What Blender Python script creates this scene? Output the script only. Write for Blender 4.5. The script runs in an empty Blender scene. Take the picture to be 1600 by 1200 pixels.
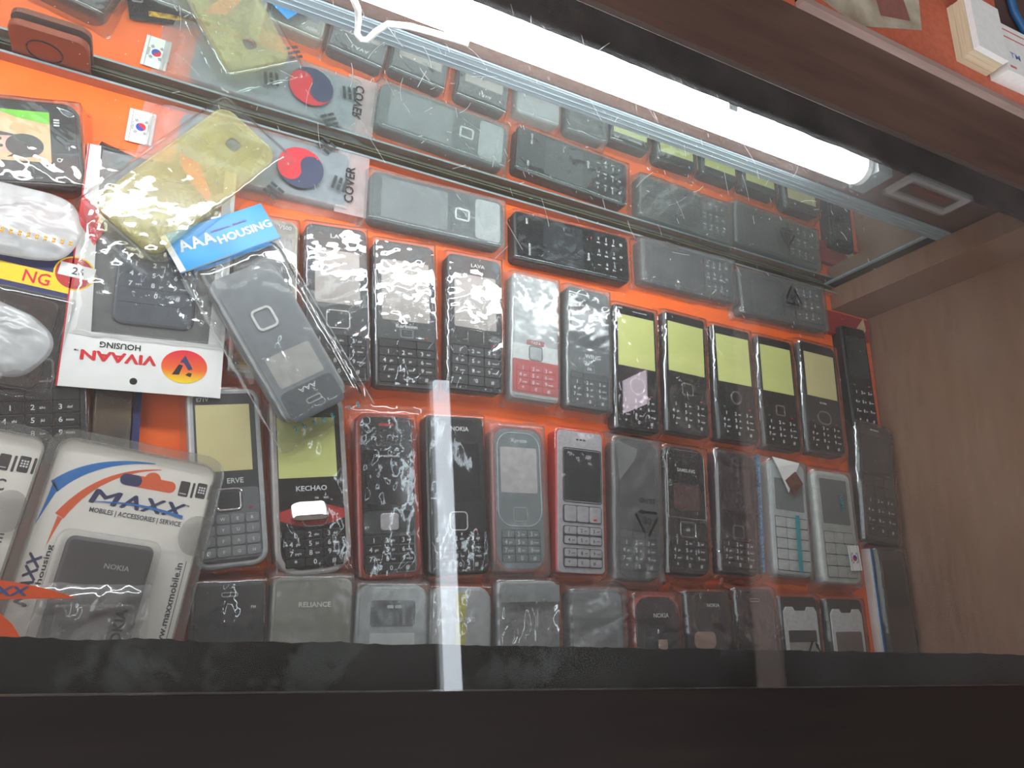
import bpy, math, random
from mathutils import Matrix, Vector, noise

# ------------------------------------------------------------------ camera, world, lights, exposure
SC = bpy.context.scene
COL = SC.collection
MM = 0.001
cam_d = bpy.data.cameras.new('camera'); cam_d.sensor_width = 36.0; cam_d.lens = 26.56; cam_d.clip_start = 0.01
cam = bpy.data.objects.new('camera', cam_d); COL.objects.link(cam)
_r = Vector((0.89640, 0.02592, 0.44249)); _d = Vector((0.15862, -0.95093, -0.26564)); _f = Vector((0.41389, 0.30831, -0.85653))
_m = Matrix((_r, -_d, -_f)).transposed().to_4x4(); _m.translation = (0, 0, 0.480)
cam.matrix_world = _m
SC.camera = cam
W = bpy.data.worlds.new('world'); SC.world = W; W.use_nodes = True
W.node_tree.nodes['Background'].inputs[0].default_value = (0.94, 0.97, 1.0, 1)
W.node_tree.nodes['Background'].inputs[1].default_value = 2.10
TUBE_POWER = 24.5          # radiance of the fluorescent tube in the case
ROOM_POWER = 10.0          # radiance of the tube on the shop's ceiling
SC.view_settings.view_transform = 'Standard'
try: SC.view_settings.look = 'None'
except Exception: pass
SC.view_settings.gamma = 1.0
SC.view_settings.use_curve_mapping = False
SC.view_settings.exposure = 0.0
try:
    SC.cycles.transparent_max_bounces = 40
    SC.cycles.max_bounces = 10
    SC.cycles.caustics_reflective = True
    SC.cycles.caustics_refractive = False
    SC.cycles.sample_clamp_indirect = 30.0
except Exception: pass
random.seed(7)

# ------------------------------------------------------------------ materials
def lin(c):
    out = []
    for v in c:
        v = v / 255.0
        out.append(v / 12.92 if v <= 0.04045 else ((v + 0.055) / 1.055) ** 2.4)
    return (out[0], out[1], out[2], 1.0)
MATS = {}
def nodes_of(m):
    m.use_nodes = True
    nt = m.node_tree; nt.nodes.clear()
    return nt, nt.nodes, nt.links
def coords(N, L, scale=(1, 1, 1)):
    tc = N.new('ShaderNodeTexCoord'); mp = N.new('ShaderNodeMapping'); mp.inputs['Scale'].default_value = scale
    L.new(tc.outputs['Object'], mp.inputs['Vector']); return mp.outputs['Vector']
def mat(name, rgb, rough=0.5, metal=0.0, spec=0.5, var=0.10, scale=180, bump=0.0, coat=0.0, rgb2=None, stretch=(1, 1, 1), alpha=1.0):
    """plain surface with a fine procedural grain"""
    if name in MATS: return MATS[name]
    m = bpy.data.materials.new(name); nt, N, L = nodes_of(m)
    out = N.new('ShaderNodeOutputMaterial'); b = N.new('ShaderNodeBsdfPrincipled')
    v = coords(N, L, stretch)
    n = N.new('ShaderNodeTexNoise'); n.inputs['Scale'].default_value = scale; n.inputs['Detail'].default_value = 4
    L.new(v, n.inputs['Vector'])
    mx = N.new('ShaderNodeMix'); mx.data_type = 'RGBA'
    c = lin(rgb)
    if rgb2 is None:
        a = tuple(min(1, x * (1 + var)) for x in c[:3]) + (1,); d = tuple(x * (1 - var) for x in c[:3]) + (1,)
    else: a, d = c, lin(rgb2)
    mx.inputs[6].default_value = a; mx.inputs[7].default_value = d
    cr = N.new('ShaderNodeValToRGB'); cr.color_ramp.elements[0].position = 0.35; cr.color_ramp.elements[1].position = 0.65
    L.new(n.outputs['Fac'], cr.inputs['Fac']); L.new(cr.outputs['Color'], mx.inputs[0])
    L.new(mx.outputs[2], b.inputs['Base Color'])
    b.inputs['Roughness'].default_value = rough; b.inputs['Metallic'].default_value = metal
    b.inputs['Specular IOR Level'].default_value = spec; b.inputs['Coat Weight'].default_value = coat; b.inputs['Alpha'].default_value = alpha
    if bump:
        bp = N.new('ShaderNodeBump'); bp.inputs['Strength'].default_value = bump; bp.inputs['Distance'].default_value = 0.0006
        L.new(n.outputs['Fac'], bp.inputs['Height']); L.new(bp.outputs['Normal'], b.inputs['Normal'])
    L.new(b.outputs[0], out.inputs[0]); MATS[name] = m
    return m
def wood(name, a, b_, rough=0.55, axis=0, scale=14, spec=0.4):
    m = bpy.data.materials.new(name); nt, N, L = nodes_of(m)
    out = N.new('ShaderNodeOutputMaterial'); b = N.new('ShaderNodeBsdfPrincipled')
    s = [9.0, 9.0, 9.0]; s[axis] = 0.9
    v = coords(N, L, tuple(s))
    n = N.new('ShaderNodeTexNoise'); n.inputs['Scale'].default_value = scale; n.inputs['Detail'].default_value = 8; n.inputs['Roughness'].default_value = 0.65
    L.new(v, n.inputs['Vector'])
    n2 = N.new('ShaderNodeTexNoise'); n2.inputs['Scale'].default_value = 5; n2.inputs['Detail'].default_value = 3
    v2 = coords(N, L, (1, 1, 1)); L.new(v2, n2.inputs['Vector'])
    ad = N.new('ShaderNodeMath'); ad.operation = 'MULTIPLY_ADD'; ad.inputs[1].default_value = 0.5
    L.new(n2.outputs['Fac'], ad.inputs[0])
    sc = N.new('ShaderNodeMath'); sc.operation = 'MULTIPLY'; sc.inputs[1].default_value = 0.55
    L.new(n.outputs['Fac'], sc.inputs[0]); L.new(sc.outputs[0], ad.inputs[2])
    cr = N.new('ShaderNodeValToRGB'); cr.color_ramp.elements[0].position = 0.38; cr.color_ramp.elements[1].position = 0.68
    cr.color_ramp.elements[0].color = lin(a); cr.color_ramp.elements[1].color = lin(b_)
    L.new(ad.outputs[0], cr.inputs['Fac']); L.new(cr.outputs['Color'], b.inputs['Base Color'])
    bp = N.new('ShaderNodeBump'); bp.inputs['Strength'].default_value = 0.25; bp.inputs['Distance'].default_value = 0.0005
    L.new(n.outputs['Fac'], bp.inputs['Height']); L.new(bp.outputs['Normal'], b.inputs['Normal'])
    b.inputs['Roughness'].default_value = rough; b.inputs['Specular IOR Level'].default_value = spec
    L.new(b.outputs[0], out.inputs[0])
    return m
def film_mat(name, haze=0.05, tint=(235, 238, 238), rough=0.05, boost=1.6, bump=0.35, bscale=260, trans=(0.97, 0.97, 0.97)):
    """thin plastic: mostly lets light through, mirrors a little, scatters `haze` of it"""
    if name in MATS: return MATS[name]
    m = bpy.data.materials.new(name); nt, N, L = nodes_of(m)
    out = N.new('ShaderNodeOutputMaterial')
    v = coords(N, L)
    n = N.new('ShaderNodeTexNoise'); n.inputs['Scale'].default_value = bscale; n.inputs['Detail'].default_value = 3; L.new(v, n.inputs['Vector'])
    bp = N.new('ShaderNodeBump'); bp.inputs['Strength'].default_value = bump; bp.inputs['Distance'].default_value = 0.0008
    L.new(n.outputs['Fac'], bp.inputs['Height'])
    tr = N.new('ShaderNodeBsdfTransparent'); tr.inputs[0].default_value = trans + (1,)
    gl = N.new('ShaderNodeBsdfGlossy'); gl.inputs['Roughness'].default_value = rough; L.new(bp.outputs['Normal'], gl.inputs['Normal'])
    df = N.new('ShaderNodeBsdfDiffuse'); df.inputs[0].default_value = lin(tint)
    tl = N.new('ShaderNodeBsdfTranslucent'); tl.inputs[0].default_value = lin(tint)
    mh = N.new('ShaderNodeMixShader'); mh.inputs[0].default_value = 0.4; L.new(df.outputs[0], mh.inputs[1]); L.new(tl.outputs[0], mh.inputs[2])
    hz = N.new('ShaderNodeMixShader'); L.new(tr.outputs[0], hz.inputs[1]); L.new(mh.outputs[0], hz.inputs[2])
    n2 = N.new('ShaderNodeTexNoise'); n2.inputs['Scale'].default_value = 90; n2.inputs['Detail'].default_value = 6; L.new(v, n2.inputs['Vector'])
    mr = N.new('ShaderNodeMapRange'); mr.inputs[1].default_value = 0.3; mr.inputs[2].default_value = 0.75; mr.inputs[3].default_value = haze * 0.75; mr.inputs[4].default_value = haze * 1.25
    L.new(n2.outputs['Fac'], mr.inputs[0]); L.new(mr.outputs[0], hz.inputs[0])
    fr = thin_fresnel(N, L, bp.outputs['Normal'])
    mu = N.new('ShaderNodeMath'); mu.operation = 'MULTIPLY'; mu.inputs[1].default_value = boost; mu.use_clamp = True; L.new(fr.outputs[0], mu.inputs[0])
    mx = N.new('ShaderNodeMixShader'); L.new(mu.outputs[0], mx.inputs[0]); L.new(hz.outputs[0], mx.inputs[1]); L.new(gl.outputs[0], mx.inputs[2])
    L.new(mx.outputs[0], out.inputs[0]); MATS[name] = m
    return m
def emit_mat(name, rgb, power):
    m = bpy.data.materials.new(name); nt, N, L = nodes_of(m)
    out = N.new('ShaderNodeOutputMaterial'); e = N.new('ShaderNodeEmission')
    e.inputs[0].default_value = lin(rgb); e.inputs[1].default_value = power
    L.new(e.outputs[0], out.inputs[0]); return m
def thin_fresnel(N, L, normal=None):
    """the same reflectance from both sides of a thin pane"""
    g = N.new('ShaderNodeNewGeometry'); mr = N.new('ShaderNodeMapRange'); mr.inputs[3].default_value = 1.5; mr.inputs[4].default_value = 1 / 1.5
    L.new(g.outputs['Backfacing'], mr.inputs[0]); fr = N.new('ShaderNodeFresnel'); L.new(mr.outputs[0], fr.inputs['IOR'])
    if normal is not None: L.new(normal, fr.inputs['Normal'])
    return fr
def mirror_mat():
    m = bpy.data.materials.new('mirror_glass'); nt, N, L = nodes_of(m)
    out = N.new('ShaderNodeOutputMaterial')
    g = N.new('ShaderNodeBsdfGlossy'); g.inputs[0].default_value = (0.70, 0.77, 0.74, 1); g.inputs['Roughness'].default_value = 0.012
    d = N.new('ShaderNodeBsdfDiffuse'); d.inputs[0].default_value = (0.55, 0.6, 0.58, 1)
    n = N.new('ShaderNodeTexNoise'); n.inputs['Scale'].default_value = 25; n.inputs['Detail'].default_value = 8; L.new(coords(N, L), n.inputs['Vector'])
    mr = N.new('ShaderNodeMapRange'); mr.inputs[1].default_value = 0.35; mr.inputs[2].default_value = 0.7; mr.inputs[3].default_value = 0.06; mr.inputs[4].default_value = 0.17
    L.new(n.outputs['Fac'], mr.inputs[0])
    mx = N.new('ShaderNodeMixShader'); L.new(mr.outputs[0], mx.inputs[0]); L.new(g.outputs[0], mx.inputs[1]); L.new(d.outputs[0], mx.inputs[2])
    L.new(mx.outputs[0], out.inputs[0]); return m
def patchy(name, a, b_, scale=38, lo=0.47, hi=0.53, rough=0.45, stretch=(1, 1, 1)):
    m = bpy.data.materials.new(name); nt, N, L = nodes_of(m)
    out = N.new('ShaderNodeOutputMaterial'); b = N.new('ShaderNodeBsdfPrincipled')
    v = coords(N, L, stretch)
    n = N.new('ShaderNodeTexNoise'); n.inputs['Scale'].default_value = scale; n.inputs['Detail'].default_value = 5; n.inputs['Roughness'].default_value = 0.6; L.new(v, n.inputs['Vector'])
    n2 = N.new('ShaderNodeTexNoise'); n2.inputs['Scale'].default_value = scale * 9; n2.inputs['Detail'].default_value = 4; L.new(v, n2.inputs['Vector'])
    ad = N.new('ShaderNodeMath'); ad.operation = 'MULTIPLY_ADD'; ad.inputs[1].default_value = 0.16; L.new(n2.outputs['Fac'], ad.inputs[0])
    sb = N.new('ShaderNodeMath'); sb.operation = 'SUBTRACT'; sb.inputs[1].default_value = 0.08; L.new(n.outputs['Fac'], sb.inputs[0]); L.new(sb.outputs[0], ad.inputs[2])
    cr = N.new('ShaderNodeValToRGB'); cr.color_ramp.elements[0].position = lo; cr.color_ramp.elements[1].position = hi
    cr.color_ramp.elements[0].color = lin(a); cr.color_ramp.elements[1].color = lin(b_)
    L.new(ad.outputs[0], cr.inputs['Fac']); L.new(cr.outputs['Color'], b.inputs['Base Color'])
    b.inputs['Roughness'].default_value = rough; b.inputs['Specular IOR Level'].default_value = 0.1
    L.new(b.outputs[0], out.inputs[0]); return m

M_SHEET = mat('orange_sheet', (255, 108, 34), 0.42, var=0.06, scale=60)
M_CLEAR = film_mat('clear_film', 0.035, boost=1.8, bump=0.10, bscale=140)
M_CRISP = film_mat('crisp_film', 0.05, rough=0.04, boost=3.2, bump=0.06, bscale=110)
M_FROST = film_mat('frosted_film', 0.24, (212, 220, 220), 0.16, 1.7, 0.12, 200, (0.93, 0.94, 0.94))
M_MILKY = film_mat('milky_film', 0.27, (204, 206, 206), 0.17, 2.4, 0.30, 120, (0.93, 0.93, 0.93))
M_POUCH = film_mat('pouch_film', 0.72, (252, 253, 254), 0.2, 1.6, 0.3, 150, (0.9, 0.9, 0.9))
M_PACK = film_mat('packet_film', 0.36, (225, 228, 230), 0.20, 1.0, 0.25, 200, (0.95, 0.95, 0.95))
M_BLIST = film_mat('blister_plastic', 0.16, (205, 205, 200), 0.10, 1.6, 0.08, 90, (0.93, 0.93, 0.92))
M_YELLOW = film_mat('yellow_tpu', 0.30, (244, 234, 150), 0.22, 1.2, 0.1, 90, (0.98, 0.95, 0.80))
M_BLACK = mat('black_plastic', (30, 32, 34), 0.35, scale=300)
M_GLOSS = mat('gloss_black', (18, 20, 23), 0.12, scale=300)
M_DGREY = mat('dark_grey_plastic', (62, 66, 68), 0.4, scale=300)
M_GREY = mat('grey_plastic', (112, 118, 120), 0.4, scale=300)
M_LGREY = mat('light_grey_plastic', (170, 172, 172), 0.4, scale=300)
M_SILVER = mat('silver_plastic', (188, 185, 188), 0.3, metal=0.15, scale=300)
M_WHITE = mat('white_plastic', (222, 222, 220), 0.4, scale=300)
M_CHROME = mat('chrome', (225, 228, 230), 0.12, metal=1.0, scale=300)
M_RED = mat('red_plastic', (196, 44, 40), 0.35, scale=300)
M_BRICK = mat('brick_red_plastic', (168, 62, 50), 0.4, scale=300)
M_PLUM = mat('plum_plastic', (70, 54, 60), 0.35, scale=300)
M_SCREEN = mat('dark_screen', (44, 48, 52), 0.08, scale=80)
M_SCRGREY = mat('grey_screen', (120, 122, 124), 0.15, scale=80)
M_SCRWARM = mat('warm_grey_screen', (176, 168, 162), 0.25, scale=80)
M_FILMY = mat('yellow_green_film', (222, 226, 142), 0.35, var=0.04, scale=40)
M_FILMT = mat('tan_yellow_film', (224, 212, 156), 0.35, var=0.04, scale=40)
M_INK = mat('white_ink', (225, 228, 230), 0.5)
M_INKG = mat('grey_ink', (150, 152, 154), 0.5)
M_BLKINK = mat('black_ink', (26, 26, 28), 0.5)
M_PAPER = mat('white_card', (232, 231, 228), 0.6, var=0.03)
M_MAXX = mat('blister_card', (244, 238, 228), 0.55, var=0.03, scale=40)
M_BLUE = mat('print_blue', (22, 118, 196), 0.5, var=0.04)
M_NAVY = mat('print_navy', (38, 44, 96), 0.5, var=0.04)
M_ORANGE = mat('print_orange', (235, 96, 36), 0.5, var=0.04)
M_PRED = mat('print_red', (214, 36, 44), 0.5, var=0.04)
M_PYEL = mat('print_yellow', (244, 206, 40), 0.5, var=0.04)
M_FOILB = mat('header_blue', (14, 146, 222), 0.28, var=0.12, scale=60, bump=0.3)
M_TEAL = mat('print_teal', (60, 150, 160), 0.5)
M_TAUP = mat('print_navy_dull', (62, 66, 92), 0.5, var=0.05)
M_TAUR = mat('print_red_dull', (206, 52, 62), 0.5, var=0.05)
M_TAN = mat('tan_paper', (196, 172, 132), 0.6)
M_GOLD = mat('gold_contact', (222, 160, 50), 0.25, metal=1.0)
M_ALU = mat('aluminium', (158, 172, 178), 0.38, metal=0.55, stretch=(2, 60, 60), scale=12, var=0.2)
M_CHAN = mat('brown_channel', (176, 112, 84), 0.45, stretch=(3, 30, 30), scale=20, var=0.15)
M_OLIVE = mat('olive_channel', (86, 80, 62), .5, stretch=(3, 30, 30), scale=20, var=.2)
M_WALLR = wood('wall_laminate', (122, 88, 68), (144, 108, 86), 0.5, axis=1, scale=22)
M_FRONT = wood('dark_rail_wood', (20, 14, 12), (36, 26, 22), 0.45, axis=0, scale=10)
M_BACK = wood('red_brown_wood', (74, 55, 49), (102, 77, 67), 0.5, axis=0, scale=8)
M_LIP = wood('pale_lip_wood', (140, 116, 108), (176, 150, 140), 0.5, axis=0, scale=12)

# ------------------------------------------------------------------ mesh helpers (local units: millimetres)
class MB:
    def __init__(s): s.v = []; s.f = []; s.m = []
    def add(s, vs, fs, mi=0, M=None):
        o = len(s.v)
        s.v += [tuple(M @ Vector(p)) if M else tuple(p) for p in vs]
        s.f += [tuple(i + o for i in f) for f in fs]; s.m += [mi] * len(fs)
        return s
    def box(s, x0, x1, y0, y1, z0, z1, mi=0, M=None):
        return s.add([(x0, y0, z0), (x1, y0, z0), (x1, y1, z0), (x0, y1, z0), (x0, y0, z1), (x1, y0, z1), (x1, y1, z1), (x0, y1, z1)],
                     [(0, 3, 2, 1), (4, 5, 6, 7), (0, 1, 5, 4), (1, 2, 6, 5), (2, 3, 7, 6), (3, 0, 4, 7)], mi, M)
    def loft(s, rings, mi=0, M=None, cap0=True, cap1=True, closed=True):
        n = len(rings[0]); vs = [p for r in rings for p in r]; fs = []
        for k in range(len(rings) - 1):
            for i in range(n if closed else n - 1):
                j = (i + 1) % n
                fs.append((k * n + i, k * n + j, (k + 1) * n + j, (k + 1) * n + i))
        if cap0: fs.append(tuple(reversed(range(n))))
        if cap1: fs.append(tuple(range((len(rings) - 1) * n, len(rings) * n)))
        return s.add(vs, fs, mi, M)
    def slab(s, w, h, r, z0, z1, b=0.6, cx=0, cy=0, rb=None, mi=0, seg=5, M=None):
        """rounded-rectangle plate with a softened upper edge; r radius of the top corners, rb of the bottom ones"""
        rb = r if rb is None else rb
        def ring(i, z): return [(x + cx, y + cy, z) for x, y in rrect(w - 2 * i, h - 2 * i, max(r - i, .05), max(rb - i, .05), seg)]
        if b > 0: rings = [ring(0, z0), ring(0, z1 - b), ring(b * .3, z1 - b * .3), ring(b, z1)]
        else: rings = [ring(0, z0), ring(0, z1)]
        return s.loft(rings, mi, M)
    def frame(s, w, h, r, t, z0, z1, cx=0, cy=0, mi=0, seg=5, rb=None):
        rb = r if rb is None else rb
        o = rrect(w, h, r, rb, seg); i = rrect(w - 2 * t, h - 2 * t, max(r - t, .05), max(rb - t, .05), seg)
        R = [[(x + cx, y + cy, z) for x, y in q] for q, z in ((o, z0), (o, z1 - .15), ([((a[0] * .8 + c[0] * .2), (a[1] * .8 + c[1] * .2)) for a, c in zip(o, i)], z1), ([((a[0] * .2 + c[0] * .8), (a[1] * .2 + c[1] * .8)) for a, c in zip(o, i)], z1), (i, z1 - .15), (i, z0), (o, z0))]
        return s.loft(R, mi, None, False, False)
    def prism(s, pts, z0, z1, mi=0, M=None):
        return s.loft([[(x, y, z0) for x, y in pts], [(x, y, z1) for x, y in pts]], mi, M)
    def disc(s, cx, cy, r, z0, z1, mi=0, n=20, ry=None, rot=0):
        ry = ry or r; c, q = math.cos(rot), math.sin(rot)
        pts = []
        for k in range(n):
            a = 2 * math.pi * k / n; x, y = r * math.cos(a), ry * math.sin(a)
            pts.append((cx + x * c - y * q, cy + x * q + y * c))
        return s.prism(pts, z0, z1, mi)
    def tube(s, pts, r, n=8, mi=0, caps=True):
        pts = [Vector(p) for p in pts]; rings = []
        up = Vector((0, 0, 1))
        for k, p in enumerate(pts):
            d = (pts[min(k + 1, len(pts) - 1)] - pts[max(k - 1, 0)]).normalized()
            a = d.cross(up) if abs(d.dot(up)) < .95 else d.cross(Vector((1, 0, 0)))
            a.normalize(); b = d.cross(a)
            rings.append([tuple(p + a * (r * math.cos(2 * math.pi * i / n)) + b * (r * math.sin(2 * math.pi * i / n))) for i in range(n)])
        return s.loft(rings, mi, None, caps, caps)
    def data(s, name, mats, smooth=False):
        me = bpy.data.meshes.new(name); me.from_pydata([(x * MM, y * MM, z * MM) for x, y, z in s.v], [], s.f)
        for m in (mats if isinstance(mats, (list, tuple)) else [mats]): me.materials.append(m)
        if any(s.m): me.polygons.foreach_set('material_index', s.m)
        if smooth: me.polygons.foreach_set('use_smooth', [True] * len(me.polygons))
        me.update(); return me
    def build(s, name, mats, parent=None, loc=(0, 0, 0), smooth=False):
        return put(name, s.data(name, mats, smooth), parent, loc)
def rrect(w, h, r, rb, seg=5):
    r = min(r, w / 2 - .01, h / 2 - .01); rb = min(rb, w / 2 - .01, h / 2 - .01); pts = []
    for cx, cy, rr, a0 in ((w / 2 - r, h / 2 - r, r, 0), (-w / 2 + r, h / 2 - r, r, 90), (-w / 2 + rb, -h / 2 + rb, rb, 180), (w / 2 - rb, -h / 2 + rb, rb, 270)):
        for k in range(seg + 1):
            a = math.radians(a0 + 90 * k / seg); pts.append((cx + rr * math.cos(a), cy + rr * math.sin(a)))
    return pts
def put(name, me, parent=None, loc=(0, 0, 0), rz=0):
    o = bpy.data.objects.new(name, me); COL.objects.link(o)
    if parent: o.parent = parent
    o.location = [c * MM for c in loc]; o.rotation_euler[2] = math.radians(rz)
    return o
def tag(o, label=None, cat=None, group=None, kind=None):
    for k, v in (('label', label), ('category', cat), ('group', group), ('kind', kind)):
        if v: o[k] = v
    return o
def thing(name, x, y, z, a, label, cat, group=None):
    return tag(put(name, None, None, (x, y, z), a), label, cat, group)
def struct(name, mb, m, parent=None):
    o = mb.build(name, m, parent)
    if parent is None: o['kind'] = 'structure'
    return o
# lettering: built-in font turned into flat mesh, cached per string
_G = {}
def glyphs(s, bold=.012):
    key = (s, bold)
    if key not in _G:
        cu = bpy.data.curves.new('lettering_source', 'FONT'); cu.body = s; cu.size = 1.0; cu.align_x = 'LEFT'; cu.resolution_u = 2; cu.offset = bold
        o = bpy.data.objects.new('lettering_source', cu); me = o.to_mesh()
        vs = [tuple(v.co) for v in me.vertices]; fs = [tuple(p.vertices) for p in me.polygons]
        o.to_mesh_clear(); bpy.data.objects.remove(o); bpy.data.curves.remove(cu)
        xs = [v[0] for v in vs] or [0, 1]; ys = [v[1] for v in vs] or [0, 1]
        _G[key] = (vs, fs, min(xs), max(xs), min(ys), max(ys))
    return _G[key]
def write(mb, s, x, y, z, size, rot=0, width=None, shear=0.0, mi=0, align='C', mirror=False, bold=.014):
    """capital height `size` mm, optional total width, centred on (x, y)"""
    vs, fs, x0, x1, y0, y1 = glyphs(s, bold)
    k = size / 0.70; kx = k if width is None else width / max(x1 - x0, .01)
    c, q = math.cos(math.radians(rot)), math.sin(math.radians(rot)); out = []
    ox = {'C': (x0 + x1) / 2, 'L': x0, 'R': x1}[align]
    for px, py, pz in vs:
        lx = (px - ox) * kx + (py - .35) * k * shear; ly = (py - .35) * k
        if mirror: lx = -lx
        out.append((x + lx * c - ly * q, y + lx * q + ly * c, z))
    return mb.add(out, fs, mi)
def heavy(mb, s, x, y, z, size, k=.3, **kw):
    """bold lettering: the same word struck several times, slightly shifted"""
    for dx, dy in ((0, 0), (k, 0), (-k, 0), (0, k * .7), (0, -k * .7)): write(mb, s, x + dx, y + dy, z + dx * .06 + dy * .03, size, bold=0.0, **kw)
def sm(t): t = max(0, min(1, t)); return t * t * (3 - 2 * t)
def film(parent, w, h, t, m, seed, mx=2.5, my=4.0, amp=1.1, f=.055, an=2.8, res=1.7, zoff=.9, name='plastic_bag', skew=None, cx=0, cy=0, fall=True, z0=.25, edge=1.0):
    """a crumpled sheet of thin plastic lying over a box w x h x t"""
    rnd = random.Random(seed); th = rnd.uniform(0, 3.14) if skew is None else skew
    c, q = math.cos(th), math.sin(th); X, Y = w + 2 * mx, h + 2 * my
    nx, ny = max(6, int(X / res)), max(6, int(Y / res)); vs = []; so = seed * 7.31
    for j in range(ny + 1):
        for i in range(nx + 1):
            x = (i / nx - .5) * X; y = (j / ny - .5) * Y
            d = math.hypot(max(abs(x) - w / 2, 0) / max(mx, .1), max(abs(y) - h / 2, 0) / max(my, .1))
            base = z0 + (t + zoff - z0) * (1 - sm(d)) if fall else t + zoff
            u, v = (x * c + y * q) * f, (-x * q + y * c) * f * an
            r1 = 1 - min(1, abs(noise.noise((u, v, so))) * 2.2); r2 = 1 - min(1, abs(noise.noise((u * 2.7, v * 1.6 + 5, so + 9))) * 2.4)
            n3 = noise.noise((x * .05, y * .05, so + 3))
            big = max(0, noise.noise((x * .03 + 9, y * .03, so + 20)) + .30)
            n4 = noise.noise((u * .55 + 7, v * .45, so + 31))
            z = base + amp * (r1 ** 7 * .75 + r2 ** 9 * .40) * (.15 + 1.2 * big) + amp * .55 * (n3 + .5) + amp * .45 * n4
            jx = jy = 0
            if i in (0, nx): jx = edge * 1.3 * noise.noise((y * .09, so, 1))
            if j in (0, ny): jy = edge * 1.8 * noise.noise((x * .09, so, 2))
            vs.append((cx + x + jx, cy + y + jy, max(z, z0)))
    n1 = nx + 1
    fs = [(j * n1 + i, j * n1 + i + 1, (j + 1) * n1 + i + 1, (j + 1) * n1 + i) for j in range(ny) for i in range(nx)]
    return MB().add(vs, fs).build(name, m, parent, smooth=True)

# ------------------------------------------------------------------ the display case (setting)
GB, GT = 196.0, 200.0                       # underside and top of the counter glass
struct('floor', MB().box(-520, 632, -82, 345, -18, -0.6), M_BACK)
MB().box(-518, 629.5, -80, 322, -0.55, 0).build('lining_sheet', M_SHEET)
tag(bpy.data.objects['lining_sheet'], 'orange paper sheet lining the bottom of the display case under the phones', 'sheet')
struct('wall_right', MB().box(630, 650, -82, 329, -18, 195), M_WALLR)
tr = MB().box(580, 629.8, 308, 329, 0.05, 195).build('trim_1', M_WALLR); tr['kind'] = 'structure'
struct('wall_left', MB().box(-540, -520.2, -82, 345, -18, 195), M_WALLR)
struct('wall_front', MB().box(-520, 629.8, -100, -82.2, -18, 139.8), M_FRONT)
struct('trim_2', MB().box(-700, 900, -330, -23, 140, 199.6), M_FRONT)            # front rail
struct('wall_back', MB().box(-520, 640, 334.2, 352, 0, 130), M_BACK)
rail = MB().box(-700, 1000, 330.2, 398, 130.2, 200)
struct('trim_3', rail, M_BACK)                                                  # back rail above the mirror
struct('trim_4', MB().box(338, 1000, 398.2, 403, 188, 206), M_LIP)             # raised lip behind the rail
struct('trim_5', MB().box(338, 1000, 407, 760, 180, 198.8), M_BACK)             # ledge behind the lip
tray = MB().box(200, 337.8, 398.2, 560, 180, 197); struct('trim_6', tray, M_BACK)

# sliding mirror doors in their channels
mirror = thing('sliding_mirror', 0, 330, 0, 0, 'long mirror panel standing at the back of the display case', 'mirror')
MB().box(-519, 566, 0.3, 3.8, 4, 117).build('mirror_pane', mirror_mat(), mirror)
MB().box(566.2, 569.5, -0.6, 3.8, 4, 115).build('edge_strip', M_ALU, mirror)
ch = thing('mirror_channel', 0, 330, 0, 0, 'brown sliding channel along the foot of the mirror', 'channel')
c1 = MB(); c1.box(-519, 579.5, -8.2, -6.8, .05, 8.5); c1.build('front_flange', M_CHAN, ch)
MB().box(-519, 579.5, -6.7, 3.9, .05, 1.2).build('channel_base', M_OLIVE, ch)
MB().box(-519, 579.5, -8.25, -6.75, 8.55, 8.9).build('bright_edge', M_ALU, ch)
MB().box(-519, 579.5, -1.2, -.2, 1.3, 7).build('rear_flange', M_OLIVE, ch)
up = thing('upper_track', 0, 330, 0, 0, 'grey aluminium track along the top of the mirror', 'track')
MB().box(-519, 579.5, -1.2, .15, 115.5, 129.5).build('track_face', M_ALU, up)
for zz in (119.0, 123, 127.5): MB().box(-519, 579.5, -1.45, -1.22, zz, zz + .7).build('groove_bead', M_ALU, up)

# fluorescent tube
lamp = thing('fluorescent_tube', 0, 310.5, 175.5, 0, 'lit fluorescent tube along the top back edge of the display case', 'lamp')
pts = lambda x0, x1, r, n=28: [[(x, r * math.cos(2 * math.pi * k / n), r * math.sin(2 * math.pi * k / n)) for k in range(n)] for x in (x0, x1)]
MB().loft(pts(-470, 408, 10.5)).build('glass_tube', emit_mat('tube_light', (246, 251, 255), TUBE_POWER), lamp, smooth=False)
MB().loft(pts(408.2, 413, 10.4)).build('end_cap', M_WHITE, lamp)
hb = MB(); hb.box(413.3, 427, -8, 8, -11, 13.5); hb.build('lamp_holder', M_GREY, lamp)
for x in (285,):
    cl = MB(); cl.loft([[(xx, r * math.cos(a), r * math.sin(a)) for a in [math.radians(42 + 8 * k) for k in range(9)]] for xx, r in ((x, 10.8), (x + 7, 10.8))], 0, None, False, False, False)
    cl.box(x, x + 7, 7, 17.8, 7.5, 12); cl.build('tube_clip', M_LGREY, lamp)
wire = MB()
wire.tube([(36, -3, 8), (52, 1, -10), (62, 6, -28), (65, 8, -38), (66.5, 6, -46), (69.5, 5, -48.5), (73, 5, -47), (75.5, 6, -40), (80, 6, -31), (90, 3, -24), (105, 0, -19), (122, -2, -15)], 1.9, 8)
wire.build('lamp_wire', M_WHITE, lamp, smooth=True)

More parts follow.
